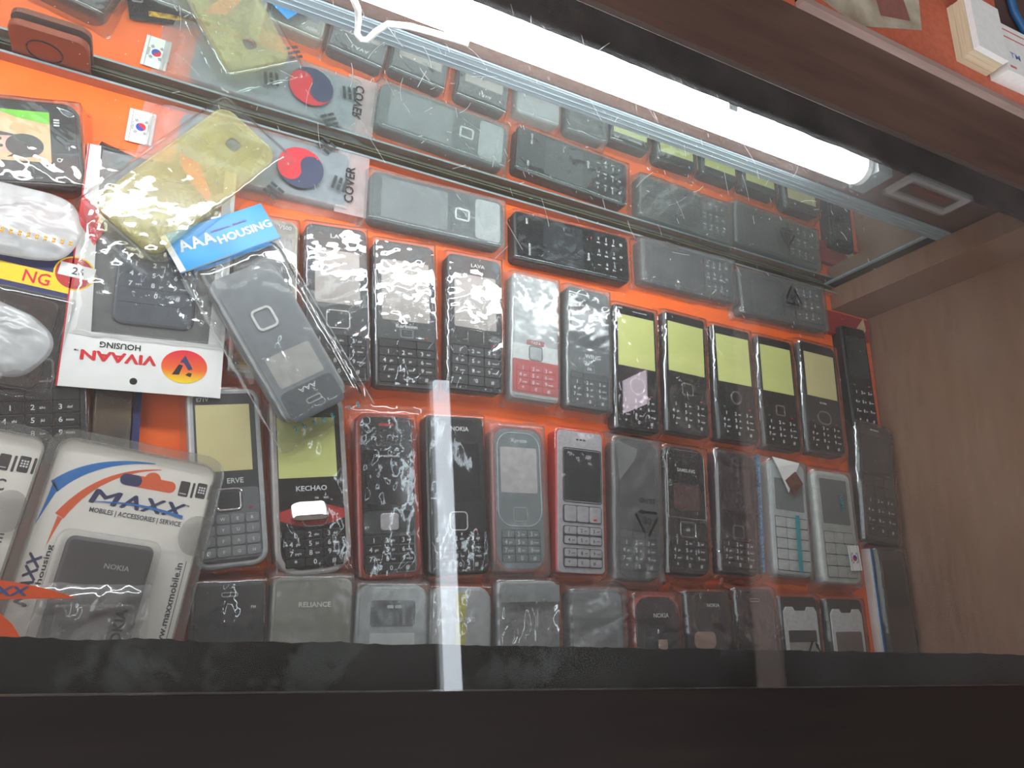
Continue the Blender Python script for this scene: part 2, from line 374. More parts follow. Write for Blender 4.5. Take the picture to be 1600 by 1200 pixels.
# counter glass with painted edges and scratches
def glass_mat():
    m = bpy.data.materials.new('counter_glass'); nt, N, L = nodes_of(m)
    out = N.new('ShaderNodeOutputMaterial')
    tr = N.new('ShaderNodeBsdfTransparent'); tr.inputs[0].default_value = (0.975, 0.99, 0.985, 1)
    gl = N.new('ShaderNodeBsdfGlossy'); gl.inputs['Roughness'].default_value = 0.0
    fr = thin_fresnel(N, L)
    mx = N.new('ShaderNodeMixShader'); L.new(fr.outputs[0], mx.inputs[0]); L.new(tr.outputs[0], mx.inputs[1]); L.new(gl.outputs[0], mx.inputs[2])
    tl = N.new('ShaderNodeBsdfTranslucent'); tl.inputs[0].default_value = (0.8, 0.83, 0.84, 1)
    df = N.new('ShaderNodeBsdfDiffuse'); df.inputs[0].default_value = (0.8, 0.8, 0.78, 1)
    ms = N.new('ShaderNodeMixShader'); ms.inputs[0].default_value = 0.55; L.new(df.outputs[0], ms.inputs[1]); L.new(tl.outputs[0], ms.inputs[2])
    v = coords(N, L)
    n = N.new('ShaderNodeTexNoise'); n.inputs['Scale'].default_value = 9; n.inputs['Detail'].default_value = 8; n.inputs['Roughness'].default_value = .6; L.new(v, n.inputs['Vector'])
    mr = N.new('ShaderNodeMapRange'); mr.inputs[1].default_value = .3; mr.inputs[2].default_value = .75; mr.inputs[3].default_value = .010; mr.inputs[4].default_value = .06
    L.new(n.outputs['Fac'], mr.inputs[0])
    m2 = N.new('ShaderNodeMixShader'); L.new(mr.outputs[0], m2.inputs[0]); L.new(mx.outputs[0], m2.inputs[1]); L.new(ms.outputs[0], m2.inputs[2])
    L.new(m2.outputs[0], out.inputs[0]); return m
glass = thing('glass_top', 0, 0, GB, 0, 'scratched clear glass pane forming the top of the display case', 'glass')
MB().box(-519, 700, -22.5, 330, 0, GT - GB).build('glass_pane', glass_mat(), glass)
def ragged(x0, x1, ya, yb, step=2.2, amp=1.1, flip=False, seed=0):
    """strip with one torn edge"""
    mb = MB(); n = int((x1 - x0) / step); vs = []
    for i in range(n + 1):
        x = x0 + (x1 - x0) * i / n; e = amp * (noise.noise((x * .05, seed, 0)) + .6 * noise.noise((x * .3, seed, 4)))
        vs += [(x, ya, 0), (x, yb + e, 0)]
    fs = [(2 * i, 2 * i + 2, 2 * i + 3, 2 * i + 1) for i in range(n)]
    return mb.add(vs, fs)
ragged(-518, 699, -22.4, -6.4, 1.0, .8).build('painted_front_edge', patchy('scraped_black', (1, 1, 1), (50, 55, 53), 22, .56, .64), glass, (0, 0, -.35))
ragged(-518, 699, 330.15, 301.5, amp=.7, seed=5).build('painted_rear_edge', patchy('grimy_black', (8, 8, 9), (62, 54, 52), 24, .42, .66), glass, (0, 0, -.35))
rs = random.Random(11); sc_ = MB()
def scratch(x, y, ln, a, wd, bend=0.0):
    n = 1 if abs(bend) < .01 else 4; P = []
    for k in range(n + 1):
        P.append((x, y)); x += ln / n * math.cos(a); y += ln / n * math.sin(a); a += bend / n
    for (ax, ay), (bx, by) in zip(P, P[1:]):
        d = math.hypot(bx - ax, by - ay); px, py = -(by - ay) / d * wd / 2, (bx - ax) / d * wd / 2
        sc_.add([(ax - px, ay - py, 0), (bx - px, by - py, 0), (bx + px, by + py, 0), (ax + px, ay + py, 0)], [(0, 1, 2, 3)])
for k in range(1100):
    y = rs.uniform(120, 298); x = rs.uniform(-20, 400)
    if rs.random() > ((y - 110) / 185) ** 1.5 * (1 if x < 250 else (420 - x) / 170): continue
    big = rs.random()
    scratch(x, y, rs.uniform(.6, 3) if big < .72 else rs.uniform(4, 17), rs.choice((rs.uniform(1.6, 2.4), rs.uniform(0, 3.14))), rs.uniform(.12, .34), 0 if big < .8 else rs.uniform(-.7, .7))
for k in range(1600):
    y = rs.uniform(90, 302); x = rs.uniform(-60, 430)
    if rs.random() > ((y - 70) / 230) ** 1.5: continue
    r = rs.uniform(.08, .24); sc_.add([(x - r, y, 0), (x, y - r, 0), (x + r, y, 0), (x, y + r, 0)], [(0, 1, 2, 3)])
M_SCR = bpy.data.materials.new('scratch_white'); _nt, _N, _L = nodes_of(M_SCR)
_o = _N.new('ShaderNodeOutputMaterial'); _a = _N.new('ShaderNodeBsdfTranslucent'); _b = _N.new('ShaderNodeBsdfDiffuse'); _x = _N.new('ShaderNodeMixShader'); _t = _N.new('ShaderNodeBsdfTransparent'); _y = _N.new('ShaderNodeMixShader')
_x.inputs[0].default_value = .5; _L.new(_a.outputs[0], _x.inputs[1]); _L.new(_b.outputs[0], _x.inputs[2]); _y.inputs[0].default_value = .85
_L.new(_t.outputs[0], _y.inputs[1]); _L.new(_x.outputs[0], _y.inputs[2]); _L.new(_y.outputs[0], _o.inputs[0])
so = sc_.build('scratches', M_SCR, glass, (0, 0, GT - GB + .05)); so['kind'] = 'stuff'

# ------------------------------------------------------------------ phones
DIG = ['1', '2abc', '3def', '4ghi', '5jkl', '6mno', '7pqrs', '8tuv', '9wxyz', '*', '0', '#']
KEYS = {}
def key_mesh(w, h, m, r=.8, hh=.7):
    k = (round(w, 2), round(h, 2), m.name, r, hh)
    if k not in KEYS: KEYS[k] = MB().slab(w, h, r, 0, hh, .25, seg=2).data('key', m)
    return KEYS[k]
PH = {}
def phone(pid, label, x, y, a, w, h, t=11.5, body=M_BLACK, r=5, rb=None, face=M_GLOSS, inset=2.0, fr=None, frb=None, screen=None, film_s=None, nav=None,
          keys=None, texts=(), slot=None, bag='clear', seed=1, amp=1.1, mx=3.6, my=6, group=None, z=0, ink=M_INK, plates=(), call=True, name='phone_housing', bagkw=None):
    T = thing(name, x, y, z + .05, a, label, 'phone housing', group); PH[pid] = T
    Y = lambda v: h / 2 - v * h
    b = MB().slab(w, h, r, 0, t, 1.6, rb=rb); b.build('shell', body, T)
    z1 = t + .5
    if face:
        f = MB().slab(w - 2 * inset, h - 2 * inset, fr or max(r - inset, 1.5), t - 1, z1, .3, rb=frb if frb is not None else (None if rb is None else max(rb - inset, 1)))
        f.build('front_plate', face, T)
    for (nm, v0, v1, wf, m, rr) in plates:
        MB().slab(w * wf, h * (v1 - v0), rr, z1 - .2, z1 + .25, .1, cy=Y((v0 + v1) / 2)).build(nm, m, T)
    if screen:
        v0, v1, wf, m = screen[:4]
        MB().slab(w * wf, h * (v1 - v0), 1.2, z1 - .3, z1 + .2, .1, cy=Y((v0 + v1) / 2)).build('screen', m, T)
    if film_s:
        v0, v1, wf, m = film_s[:4]; xo = film_s[4] if len(film_s) > 4 else 0
        s = MB(); n = 6; W2, H2 = w * wf, h * (v1 - v0); cy = Y((v0 + v1) / 2)
        vs = [(xo + (i / n - .5) * W2, cy + (j / n - .5) * H2, z1 + .28 + .10 * math.sin(j * 2.1 + seed) * (i in range(1, n))) for j in range(n + 1) for i in range(n + 1)]
        s.add(vs, [(j * 7 + i, j * 7 + i + 1, j * 7 + i + 8, j * 7 + i + 7) for j in range(n) for i in range(n)])
        s.build('screen_film', m, T)
    if nav:
        kind, v, nw, nh, m = nav[:5]; cy = Y(v); xo = nav[5] if len(nav) > 5 else 0
        if kind in ('ring', 'round', 'thin'):
            rr = min(nw, nh) / 2 if kind == 'round' else min(nw, nh) * .22
            tk = .7 if kind == 'thin' else 1.4
            nv = MB().frame(nw, nh, rr, tk, z1 - .2, z1 + .7, cx=xo, cy=cy).build('navigation_ring', m, T)
            MB().slab(nw - 2 * tk - .5, nh - 2 * tk - .5, max(rr - tk, .4), z1 - .2, z1 + .5, .3, cx=xo, cy=cy).build('centre_key', face or body, nv)
        elif kind == 'solid':
            MB().slab(nw, nh, min(nw, nh) * .2, z1 - .2, z1 + 1.0, .5, cx=xo, cy=cy).build('navigation_key', m, T)
    lt = MB()
    if keys:
        v0, v1, wf, rows, cols, m = keys[:6]; gap = keys[6] if len(keys) > 6 else .7; dig = keys[7] if len(keys) > 7 else True; rk = keys[8] if len(keys) > 8 else .8
        W2, H2 = w * wf, h * (v1 - v0); kw, kh = W2 / cols - gap, H2 / rows - gap
        kp = MB().slab(W2 + .6, H2 + .6, 1.2, z1 - .2, z1 + .08, .05, cy=Y((v0 + v1) / 2)).build('keypad', M_GLOSS, T)
        km = key_mesh(kw, kh, m, rk)
        dg = MB()
        for j in range(rows):
            for i in range(cols):
                kx = (i + .5) / cols * W2 - W2 / 2; ky = Y(v0) - (j + .5) / rows * H2
                put('key', km, kp, (kx, ky, z1 + .05))
                if dig:
                    q = j * cols + i - (rows * cols - 12 if cols == 3 and rows > 4 else 0)
                    if 0 <= q < 12 and cols == 3:
                        s = DIG[q]; write(dg, s[0], kx - (kw * .22 if len(s) > 1 else 0), ky, z1 + .82, min(2.9, kh * .62))
                        if len(s) > 1: write(dg, s[1:], kx + kw * .15, ky - .2, z1 + .82, min(1.5, kh * .36))
                    elif cols > 3: write(dg, 'QWERTYUIOPASDFGHJKLZXCVBNM'[(j * cols + i) % 26], kx, ky, z1 + .82, min(1.8, kh * .45))
        if dg.v: dg.build('key_print', ink, kp)
        if call:
            for sx, cm in ((-1, mat('call_green', (40, 130, 80), .5)), (1, mat('call_red', (190, 40, 44), .5))):
                MB().slab(2.2, 1.0, .4, z1, z1 + .35, .1, cx=sx * W2 * .36, cy=Y(v0) + 2.6).build('call_mark', cm, T)
    for q in texts:
        s, v, size = q[:3]; xo = q[3] if len(q) > 3 else 0; wd = q[4] if len(q) > 4 else None
        lt = MB(); write(lt, s, xo, Y(v), z1 + .55, size * 1.15, width=wd and wd * 1.1, bold=.02); lt.build('lettering', ink, T)
    if slot:
        v, sw, m = slot; MB().frame(sw, 2.6, 1.2, .55, z1 - .1, z1 + .35, cy=Y(v)).build('earpiece', m, T)
    fm = {'clear': M_CLEAR, 'crisp': M_CRISP, 'frost': M_FROST, 'milky': M_MILKY}.get(bag)
    if fm: film(T, w, h, z1 + .8, fm, seed, mx, my, amp * (1.5 if bag == 'milky' else 1), **(bagkw or ({'f': .08} if bag == 'milky' else {})))
    return T
def recycle(parent, x, y, z, s, rot=0, num='02', m=M_BLKINK, name='recycling_mark', extra=None):
    mb = MB(); R = math.radians(rot)
    for k in range(3):
        a0, a1 = math.radians(90 + 120 * k), math.radians(210 + 120 * k)
        p0 = Vector((math.cos(a0), math.sin(a0))) * s; p1 = Vector((math.cos(a1), math.sin(a1))) * s
        d = (p1 - p0); n = Vector((-d.y, d.x)).normalized() * s * .075
        A, B = p0 + d * .10, p0 + d * .66
        Pq = [A - n, B - n, B - n * 2.0, p0 + d * .86, B + n * 2.0, B + n, A + n]
        Pq = [(x + q.x * math.cos(R) - q.y * math.sin(R), y + q.x * math.sin(R) + q.y * math.cos(R)) for q in Pq]
        mb.prism(Pq, z, z + .05)
    write(mb, num, x, y, z + .05, s * .42, rot=rot)
    if extra: write(mb, extra[0], x - extra[1] * math.sin(R), y + extra[1] * math.cos(R), z + .05, extra[2], rot=rot)
    return mb.build(name, m, parent)

GA = 'phone housings lying sideways below the mirror'; GBk = 'phone housings of the upper upright row'; GC = 'phone housings of the middle upright row'; GD = 'phone housings of the front row'
# ---- back row, lying sideways
phone('A2', 'grey phone housing in frosted bag lying sideways with a white square navigation ring', 162.9, 293.5, 92.2, 40, 106, body=M_DGREY, face=M_DGREY, r=7,
      screen=(.08, .56, .8, M_SCRGREY), nav=('ring', .67, 10, 12, M_WHITE), plates=[('keypad_plate', .77, .965, .84, M_LGREY, 3)], bag='frost', seed=3, amp=.8, group=GA)
phone('A3', 'glossy black phone housing lying sideways with small white key numbers', 278.1, 292.6, 92.2, 42, 107, body=M_BLACK, face=M_GLOSS, r=4,
      screen=(.24, .58, .82, M_SCREEN), keys=(.68, .95, .8, 4, 3, M_GLOSS), texts=[('M99', .10, 1.7, 13), ('DUALSIM', .12, 1.5, -11), ('Spice', .62, 2.0, -6)], bag='clear', seed=5, amp=.9, group=GA)
phone('A4', 'dark phone housing in dull grey bag, lying sideways beside the one marked for recycling', 394.5, 300.0, 91.2, 41, 101, body=M_DGREY, face=M_BLACK, r=4,
      screen=(.12, .55, .8, M_SCREEN), keys=(.66, .94, .8, 4, 3, M_DGREY), bag='milky', seed=8, amp=1.2, group=GA)
a5 = phone('A5', 'dark phone housing in a grey bag printed with a recycling mark by the corner post', 504.2, 297.0, 91.9, 44, 106, body=M_BLACK, face=M_BLACK, r=4,
      screen=(.12, .5, .8, M_SCREEN), keys=(.62, .94, .8, 4, 3, M_DGREY), bag='milky', seed=9, amp=.6, group=GA)
recycle(a5, 1, -6, 17.5, 13, rot=-90, num='02', m=mat('dull_ink', (18, 18, 18), .6))

# ---- upper upright row
phone('B0', 'silver phone housing with round dark keys, half hidden under the blue headed packet', 49.0, 199.9, 4.8, 40, 108, body=mat('warm_silver', (176, 168, 152), .3, metal=.3), face=mat('warm_grey_face', (146, 140, 128), .25), r=6,
      screen=(.12, .55, .78, M_SCRGREY), keys=(.66, .95, .84, 4, 3, M_BLACK, 2.4, False, 2.4), texts=[('V500', .055, 2.4, 11)], bag='crisp', seed=12, amp=1.2, group=GBk)
phone('B1', 'black phone housing under shiny film with thin square outline around its navigation key', 95.6, 205.0, 6.3, 42, 110, body=mat('dark_violet_grey', (66, 62, 72), .3), face=M_DGREY, r=5,
      screen=(.17, .52, .72, M_SCRWARM), nav=('thin', .62, 16, 13, M_WHITE), keys=(.72, .975, .88, 4, 3, M_BLACK), texts=[('LAVA', .075, 2.6, 2, 12)], bag='crisp', seed=13, amp=1.0, group=GBk)
phone('B2', 'dark phone housing with light grey screen and diagonal white glints', 143.2, 206.5, 5.3, 44.5, 107, body=M_DGREY, face=M_DGREY, r=5,
      screen=(.14, .56, .78, M_SCRWARM), nav=('ring', .645, 10, 7, M_GREY), keys=(.69, .975, .9, 5, 3, M_BLACK), texts=[('Karbonn', .595, 2.3, 0, 14)], bag='crisp', seed=21, amp=1.15, group=GBk, bagkw={'skew': 1.1})
phone('B3', 'dark phone housing with warm grey screen, left of the red and white one', 195.6, 210.5, 3.1, 43.5, 104, body=M_DGREY, face=M_BLACK, r=5,
      screen=(.15, .55, .76, M_SCRWARM), nav=('thin', .615, 13, 11, M_CHROME), keys=(.685, .965, .86, 4, 3, M_DGREY), texts=[('LAVA', .075, 2.4, 2, 10)], bag='crisp', seed=16, amp=1.2, group=GBk)
phone('B4', 'red and white phone housing with grey upper half in frosted bag', 244.7, 208.5, .9, 40, 99, body=M_LGREY, face=mat('pale_grey_face', (176, 178, 178), .4), r=4,
      plates=[('white_band', .57, .695, .94, M_WHITE, .6), ('red_lower_plate', .695, .955, .94, M_RED, 1), ('red_label', .53, .575, .38, M_BRICK, .4)], nav=('thin', .635, 11.5, 11.5, M_DGREY),
      keys=(.735, .945, .8, 4, 3, mat('red_key', (206, 62, 66), .35), .7, True), texts=[('TATA', .552, 2.0, 0, 8)], bag='frost', seed=17, amp=1.1, group=GBk, call=False)
phone('B5', 'dark grey phone housing in crinkled frosted bag right of the red and white one', 291.5, 209.0, .5, 39, 99, body=M_DGREY, face=M_DGREY, r=5,
      screen=(.1, .5, .8, M_SCREEN), nav=('thin', .68, 9, 6, M_GREY), keys=(.72, .97, .86, 5, 3, M_BLACK), texts=[('WING', .575, 2.9, 3, 13), ('OK', .68, 1.9, 0)], bag='frost', seed=18, amp=1.3, group=GBk)
yl = [('B6', 336.2, 200.8, .3, 42, 104, M_FILMY, ('thin', .655, 15, 15, M_CHROME), 'round', 'yellow screened black phone housing with round ring, beside the crinkled dark grey one'),
      ('B7', 386.0, 204.5, -.8, 44, 104, M_FILMY, ('ring', .64, 12, 11, M_CHROME), 'sq', 'second yellow screened black phone housing, with a large square chrome frame'),
      ('B8', 437.5, 204.5, .6, 43.5, 102, M_FILMY, ('thin', .63, 12, 12, M_CHROME), 'round', 'third yellow screened black phone housing, with thin round navigation ring'),
      ('B9', 487.1, 204.3, .5, 43, 102, M_FILMY, ('ring', .665, 10.5, 10, M_CHROME), 'sq', 'fourth yellow screened black phone housing, with small square chrome frame'),
      ('B10', 540.5, 207.5, -.5, 47, 106, M_FILMT, ('round', .68, 17, 13, M_CHROME), 'round', 'tan screened phone housing with an oval chrome ring, beside the corner post')]
for i, (pid, x, y, a, w, h, fm, nav, kind, lb) in enumerate(yl):
    nv = list(nav)
    if kind == 'round': nv[0] = 'round'
    phone(pid, lb, x, y, a, w, h, body=M_BLACK if i < 4 else M_DGREY, face=M_GLOSS if i < 4 else M_BLACK, r=3.5 if i < 4 else 7, film_s=(.085, .505, .84, fm) if i < 4 else (.10, .50, .80, fm), nav=tuple(nv),
          keys=(.745, .965, .86, 4, 3, M_GLOSS), texts=[('M99', .035, 1.5, -15), ('dual sim dual standby', .045, 1.0, 4)] if i == 0 else ([('MAXIMA', .55, 1.4)] if i == 4 else []), bag='clear' if i not in (0, 1) else 'crisp', seed=30 + i, amp=.8 if i else 1.0, group=GBk)
phone('B11', 'slim black phone housing against the side wall below the corner post', 594.5, 236, 1.7, 34, 104, body=M_BLACK, face=M_GLOSS, r=4, screen=(.1, .5, .8, M_SCREEN), keys=(.6, .95, .8, 4, 3, M_GLOSS), bag=None, group=GBk)
cv = thing('red_back_cover', 592, 282, .05, 0, 'dark red back cover lying under the slim black phone near the corner post', 'cover')
MB().slab(64, 24, 4, 0, 5, 1, cx=2, cy=10).build('cover_shell', mat('dark_red_cover', (150, 34, 40), .4), cv)
sp = MB().prism([(603, 288), (617, 304), (619, 292), (612, 282)], 5.2, 5.7).build('paper_scrap', M_TAN); tag(sp, 'small torn tan paper scrap by the foot of the corner post', 'paper')

# ---- middle upright row
phone('C1', 'silver phone housing with yellow screen film and square silver navigation frame beside the blister pack', 42.5, 81.3, 10.5, 41, 106, body=mat('cool_silver', (196, 198, 198), .35, metal=.1), face=M_DGREY, r=7, rb=9, inset=3.2,
      film_s=(.095, .475, .74, M_FILMT, -1), nav=('ring', .635, 15, 13.5, M_CHROME), plates=[('keypad_panel', .57, .955, .82, mat('keypad_grey', (116, 120, 122), .35), 2)],
      keys=(.71, .945, .8, 4, 4, mat('key_grey', (140, 144, 146), .35), .8, True, 1.2), texts=[('E71V', .065, 2.0, -12), ('ERVE', .53, 2.6, 4)], bag='clear', seed=41, amp=.8, group=GC)
c2 = phone('C2', 'pale framed phone housing with a bright red navigation band and yellow green screen film', 91.0, 82.7, 8.9, 46, 111, body=mat('pale_pink_grey', (186, 178, 174), .35), face=M_GLOSS, r=8, rb=15, inset=3.4,
      film_s=(.135, .475, .77, M_FILMY, -1.5), keys=(.76, .955, .74, 4, 3, M_BLACK), texts=[('KECHAO', .535, 2.6, 0, 17), ('FM      REC', .59, 1.1, 6)], bag='clear', seed=42, amp=.9, group=GC, call=False)
rb_ = MB()
q = [(-19.4 + 38.8 * k / 12, -20.2 + 2.6 + 4.4 * math.sin(math.pi * k / 12)) for k in range(13)]
q2 = [(x, -20.2 - (y + 20.2)) for x, y in reversed(q)]
rb_.prism(q + q2, 11.8, 12.6); rb_.build('red_band', M_RED, c2)
dm = MB(); dm.loft([[(-2 + px * sx, -18 + oy + py * sy, 12.6 + zz) for px, py in rrect(23, 12, 5.5, 5.5, 8)] for sx, sy, oy, zz in ((1, 1, 0, 0), (1, 1, 0, .35), (.92, .28, -4.0, 3.75), (.85, .2, -4.2, 3.9))])
dm.build('navigation_key', mat('bright_chrome', (250, 251, 252), .10, metal=1.0), c2)
MB().frame(16, 13.5, 4.5, .8, 12.4, 13.2, cx=1, cy=-20.5).build('navigation_ring', M_CHROME, c2)
c3 = phone('C3', 'brick red framed black phone housing with silver square key and folded bag top', 140.5, 80.5, 6.5, 41, 106, body=M_BRICK, face=M_GLOSS, r=8, rb=8, inset=3.0,
      screen=(.30, .565, .66, M_SCREEN), nav=('solid', .67, 12, 11, M_SILVER), plates=[('navigation_panel', .605, .735, .8, M_DGREY, 3)], keys=(.75, .965, .78, 4, 3, M_BLACK), texts=[('XpressMusic', .27, 1.5, 0, 15)], bag='clear', seed=43, amp=1.0, group=GC, call=False)
MB().slab(10, 1.6, .6, 11.9, 12.3, .1, cy=45).build('red_earpiece', M_RED, c3)
film(c3, 40, 16, 15, M_CLEAR, 143, 7, 7, 1.0, name='folded_bag_top', cy=43, fall=True, z0=13.4)
phone('C4', 'black phone housing crossed by the pale reflection strip, with outlined square key', 188.0, 85.5, 5.2, 43, 106, body=M_BLACK, face=M_BLACK, r=4,
      screen=(.18, .55, .78, M_SCREEN), nav=('thin', .675, 13, 12.5, M_INK), keys=(.755, .965, .8, 4, 3, M_BLACK), texts=[('NOKIA', .085, 2.6, 3, 12)], bag='clear', seed=44, amp=1.0, group=GC)
phone('C5', 'phone housing with red rim and pale window in a cloudy frosted bag', 234.5, 87.0, 3.5, 42, 102, body=M_BRICK, face=mat('blue_grey_face', (120, 128, 130), .35), r=11, rb=14, inset=2.6,
      screen=(.155, .47, .68, mat('pink_white_screen', (206, 196, 196), .4)), nav=('thin', .615, 11, 10, M_LGREY), plates=(), keys=(.72, .93, .7, 4, 3, M_GREY), texts=[('Xpress', .105, 2.4, 0, 12)], bag='frost', seed=45, amp=1.0, group=GC, call=False)
MB().frame(34, 66, 11, .5, 12.1, 12.6, cy=13).build('face_outline', M_INK, PH['C5'])
c6 = phone('C6', 'silver faced phone housing with bright red sides and square silver keys', 283.1, 89.2, .8, 40, 104, t=13, body=M_RED, face=M_SILVER, r=4.5, inset=1.0, screen=None, bag='clear', seed=46, amp=.7, group=GC)
Yc = lambda v: 52 - v * 104
MB().frame(33, 40, 2.5, .7, 13.3, 13.9, cx=1.5, cy=Yc(.325)).build('screen_frame', M_DGREY, c6)
MB().slab(31, 37.5, 1.5, 13.2, 13.75, .1, cx=1.5, cy=Yc(.325)).build('screen', M_SCREEN, c6)
for dx in (-2.5, .5, 3.5): MB().slab(2.2, 1.1, .4, 13.4, 13.6, .05, cx=dx, cy=Yc(.07)).build('earpiece_slot', M_BLACK, c6)
for v0, v1, rows in ((.535, .655, 1), (.675, .805, 2), (.825, .955, 2)):
    H2 = 104 * (v1 - v0); rc = MB().slab(32.5, H2, 2, 13.3, 13.62, .05, cx=1, cy=Yc((v0 + v1) / 2)).build('key_recess', M_DGREY, c6)
    for j in range(rows):
        for i in range(3):
            put('key', key_mesh(9.6, H2 / rows - 1.4, M_SILVER, 1.0, 1.1), rc, (1 + (i - 1) * 10.3, Yc(v0) - (j + .5) * H2 / rows, 13.6))
dg = MB()
for k, s in enumerate(DIG):
    j, i = k // 3, k % 3; v0 = .675 if j < 2 else .825; H2 = 104 * .13
    write(dg, s[0], 1 + (i - 1) * 10.3 - 1.5, Yc(v0) - (j % 2 + .5) * H2 / 2, 14.75, 2.4)
    if len(s) > 1: write(dg, s[1:], 1 + (i - 1) * 10.3 + 2, Yc(v0) - (j % 2 + .5) * H2 / 2, 14.75, 1.2)
dg.build('key_print', M_BLKINK, c6)
MB().slab(3, 1.4, .5, 14.7, 14.85, .05, cx=11, cy=Yc(.63)).build('call_mark', M_PRED, c6)
c7 = phone('C7', 'dark phone housing in a dull grey bag printed with an upside down recycling mark', 333.5, 88.5, -.3, 43, 106, body=M_BLACK, face=M_BLACK, r=10, rb=13,
      screen=(.14, .5, .76, M_SCREEN), keys=(.66, .93, .76, 5, 3, M_DGREY), bag='milky', seed=47, amp=1.3, group=GC)
recycle(c7, 4, -10, 18, 13, rot=180, num='02', m=mat('dull_ink', (18, 18, 18), .6), extra=('LE-HD', -15, 3.6))
fl = MB().add([(-21, 50, 14.5), (-19, 18, 17), (-6, 36, 19), (-2, 44, 16)], [(0, 1, 2), (0, 2, 3)]); fl.build('bag_flap', M_MILKY, c7)
c8 = phone('C8', 'black phone housing with silver trim around its screen and an ok key', 380.0, 91.5, -.4, 41, 99, body=M_BLACK, face=M_GLOSS, r=9, rb=9, inset=1.6,
      screen=(.30, .50, .62, mat('brown_screen', (92, 66, 62), .15)), nav=('thin', .655, 15, 12, M_CHROME), keys=(.73, .955, .82, 4, 3, M_BLACK), texts=[('SAMSUNG', .19, 2.3, 0, 16), ('ok', .655, 2.2)], bag='crisp', seed=48, amp=1.4, group=GC, call=False, bagkw={'f': .16})
MB().frame(37, 54, 6, .6, 11.9, 12.6, cy=20, rb=1).build('screen_trim', M_CHROME, c8)
c9 = phone('C9', 'plum black phone housing in a loose glossy bag with a blue edge', 431.0, 94.5, -2.2, 41, 99, body=M_PLUM, face=mat('plum_gloss', (48, 38, 42), .12), r=6,
      screen=(.14, .5, .7, mat('plum_screen', (74, 60, 64), .1)), nav=('ring', .665, 12, 11, M_CHROME), keys=(.74, .95, .8, 4, 3, M_PLUM), bag='crisp', seed=49, amp=1.7, group=GC)
MB().box(22.0, 24.2, -46, 50, .3, 14.2).build('blue_seam', mat('sparkle_blue', (44, 110, 160), .25, metal=.3, scale=500, rgb2=(140, 180, 205)), c9)
c10 = phone('C10', 'white phone housing in clear pouch with folded white top and small brown tag', 488.5, 94.5, -1.1, 42, 96, body=M_LGREY, face=mat('near_white_face', (206, 208, 208), .4), r=7, rb=8,
      screen=(.16, .44, .76, M_GREY), keys=(.50, .955, .84, 5, 3, M_WHITE, .8, False), bag='frost', seed=50, amp=.7, group=GC, call=False)
MB().box(2, 6.5, -44, 2, 15, 15.25).build('blue_print_strip', M_TEAL, c10)
MB().prism([(-8, 30), (4, 39), (12, 29), (0, 19)], 16.6, 17.1).build('brown_tag', mat('brown_tag', (122, 82, 70), .5, scale=200, rgb2=(88, 52, 44)), c10)
MB().add([(-20, 49, 15.5), (10, 47, 16.5), (-4, 20, 15.6), (-16, 40, 17)], [(0, 3, 1), (3, 2, 1)]).build('folded_paper', M_PAPER, c10)
c11 = phone('C11', 'white framed phone housing with teal print and a small flag sticker on its bag', 539.5, 91.0, .5, 45, 95, t=14, body=mat('warm_white', (214, 214, 206), .35), face=mat('cool_grey_face', (192, 192, 186), .4), r=7, inset=3.4,
      screen=(.07, .48, .72, mat('soft_dark_screen', (92, 90, 88), .2)), keys=(.55, .95, .76, 4, 3, mat('pale_key', (198, 196, 190), .4), .8, False), bag='frost', seed=51, amp=.7, group=GC, call=False, my=8, mx=4)
tx = MB(); write(tx, 'IGIMA', 6, 20, 17.4, 4.2, rot=-88); write(tx, 'IGIMA', 8, -28, 17.4, 3.4, rot=-88); tx.build('teal_print', M_TEAL, c11)
phone('C12', 'long black phone housing with white numbers leaning along the side wall', 600.5, 136.3, -3.4, 46, 109, t=12, body=M_BLACK, face=M_BLACK, r=4,
      screen=(.1, .42, .8, M_SCREEN), keys=(.46, .95, .84, 6, 3, M_BLACK), texts=[('MICROMAX', .05, 1.5, 0, 10)], bag='crisp', seed=52, amp=1.3, group=GC)

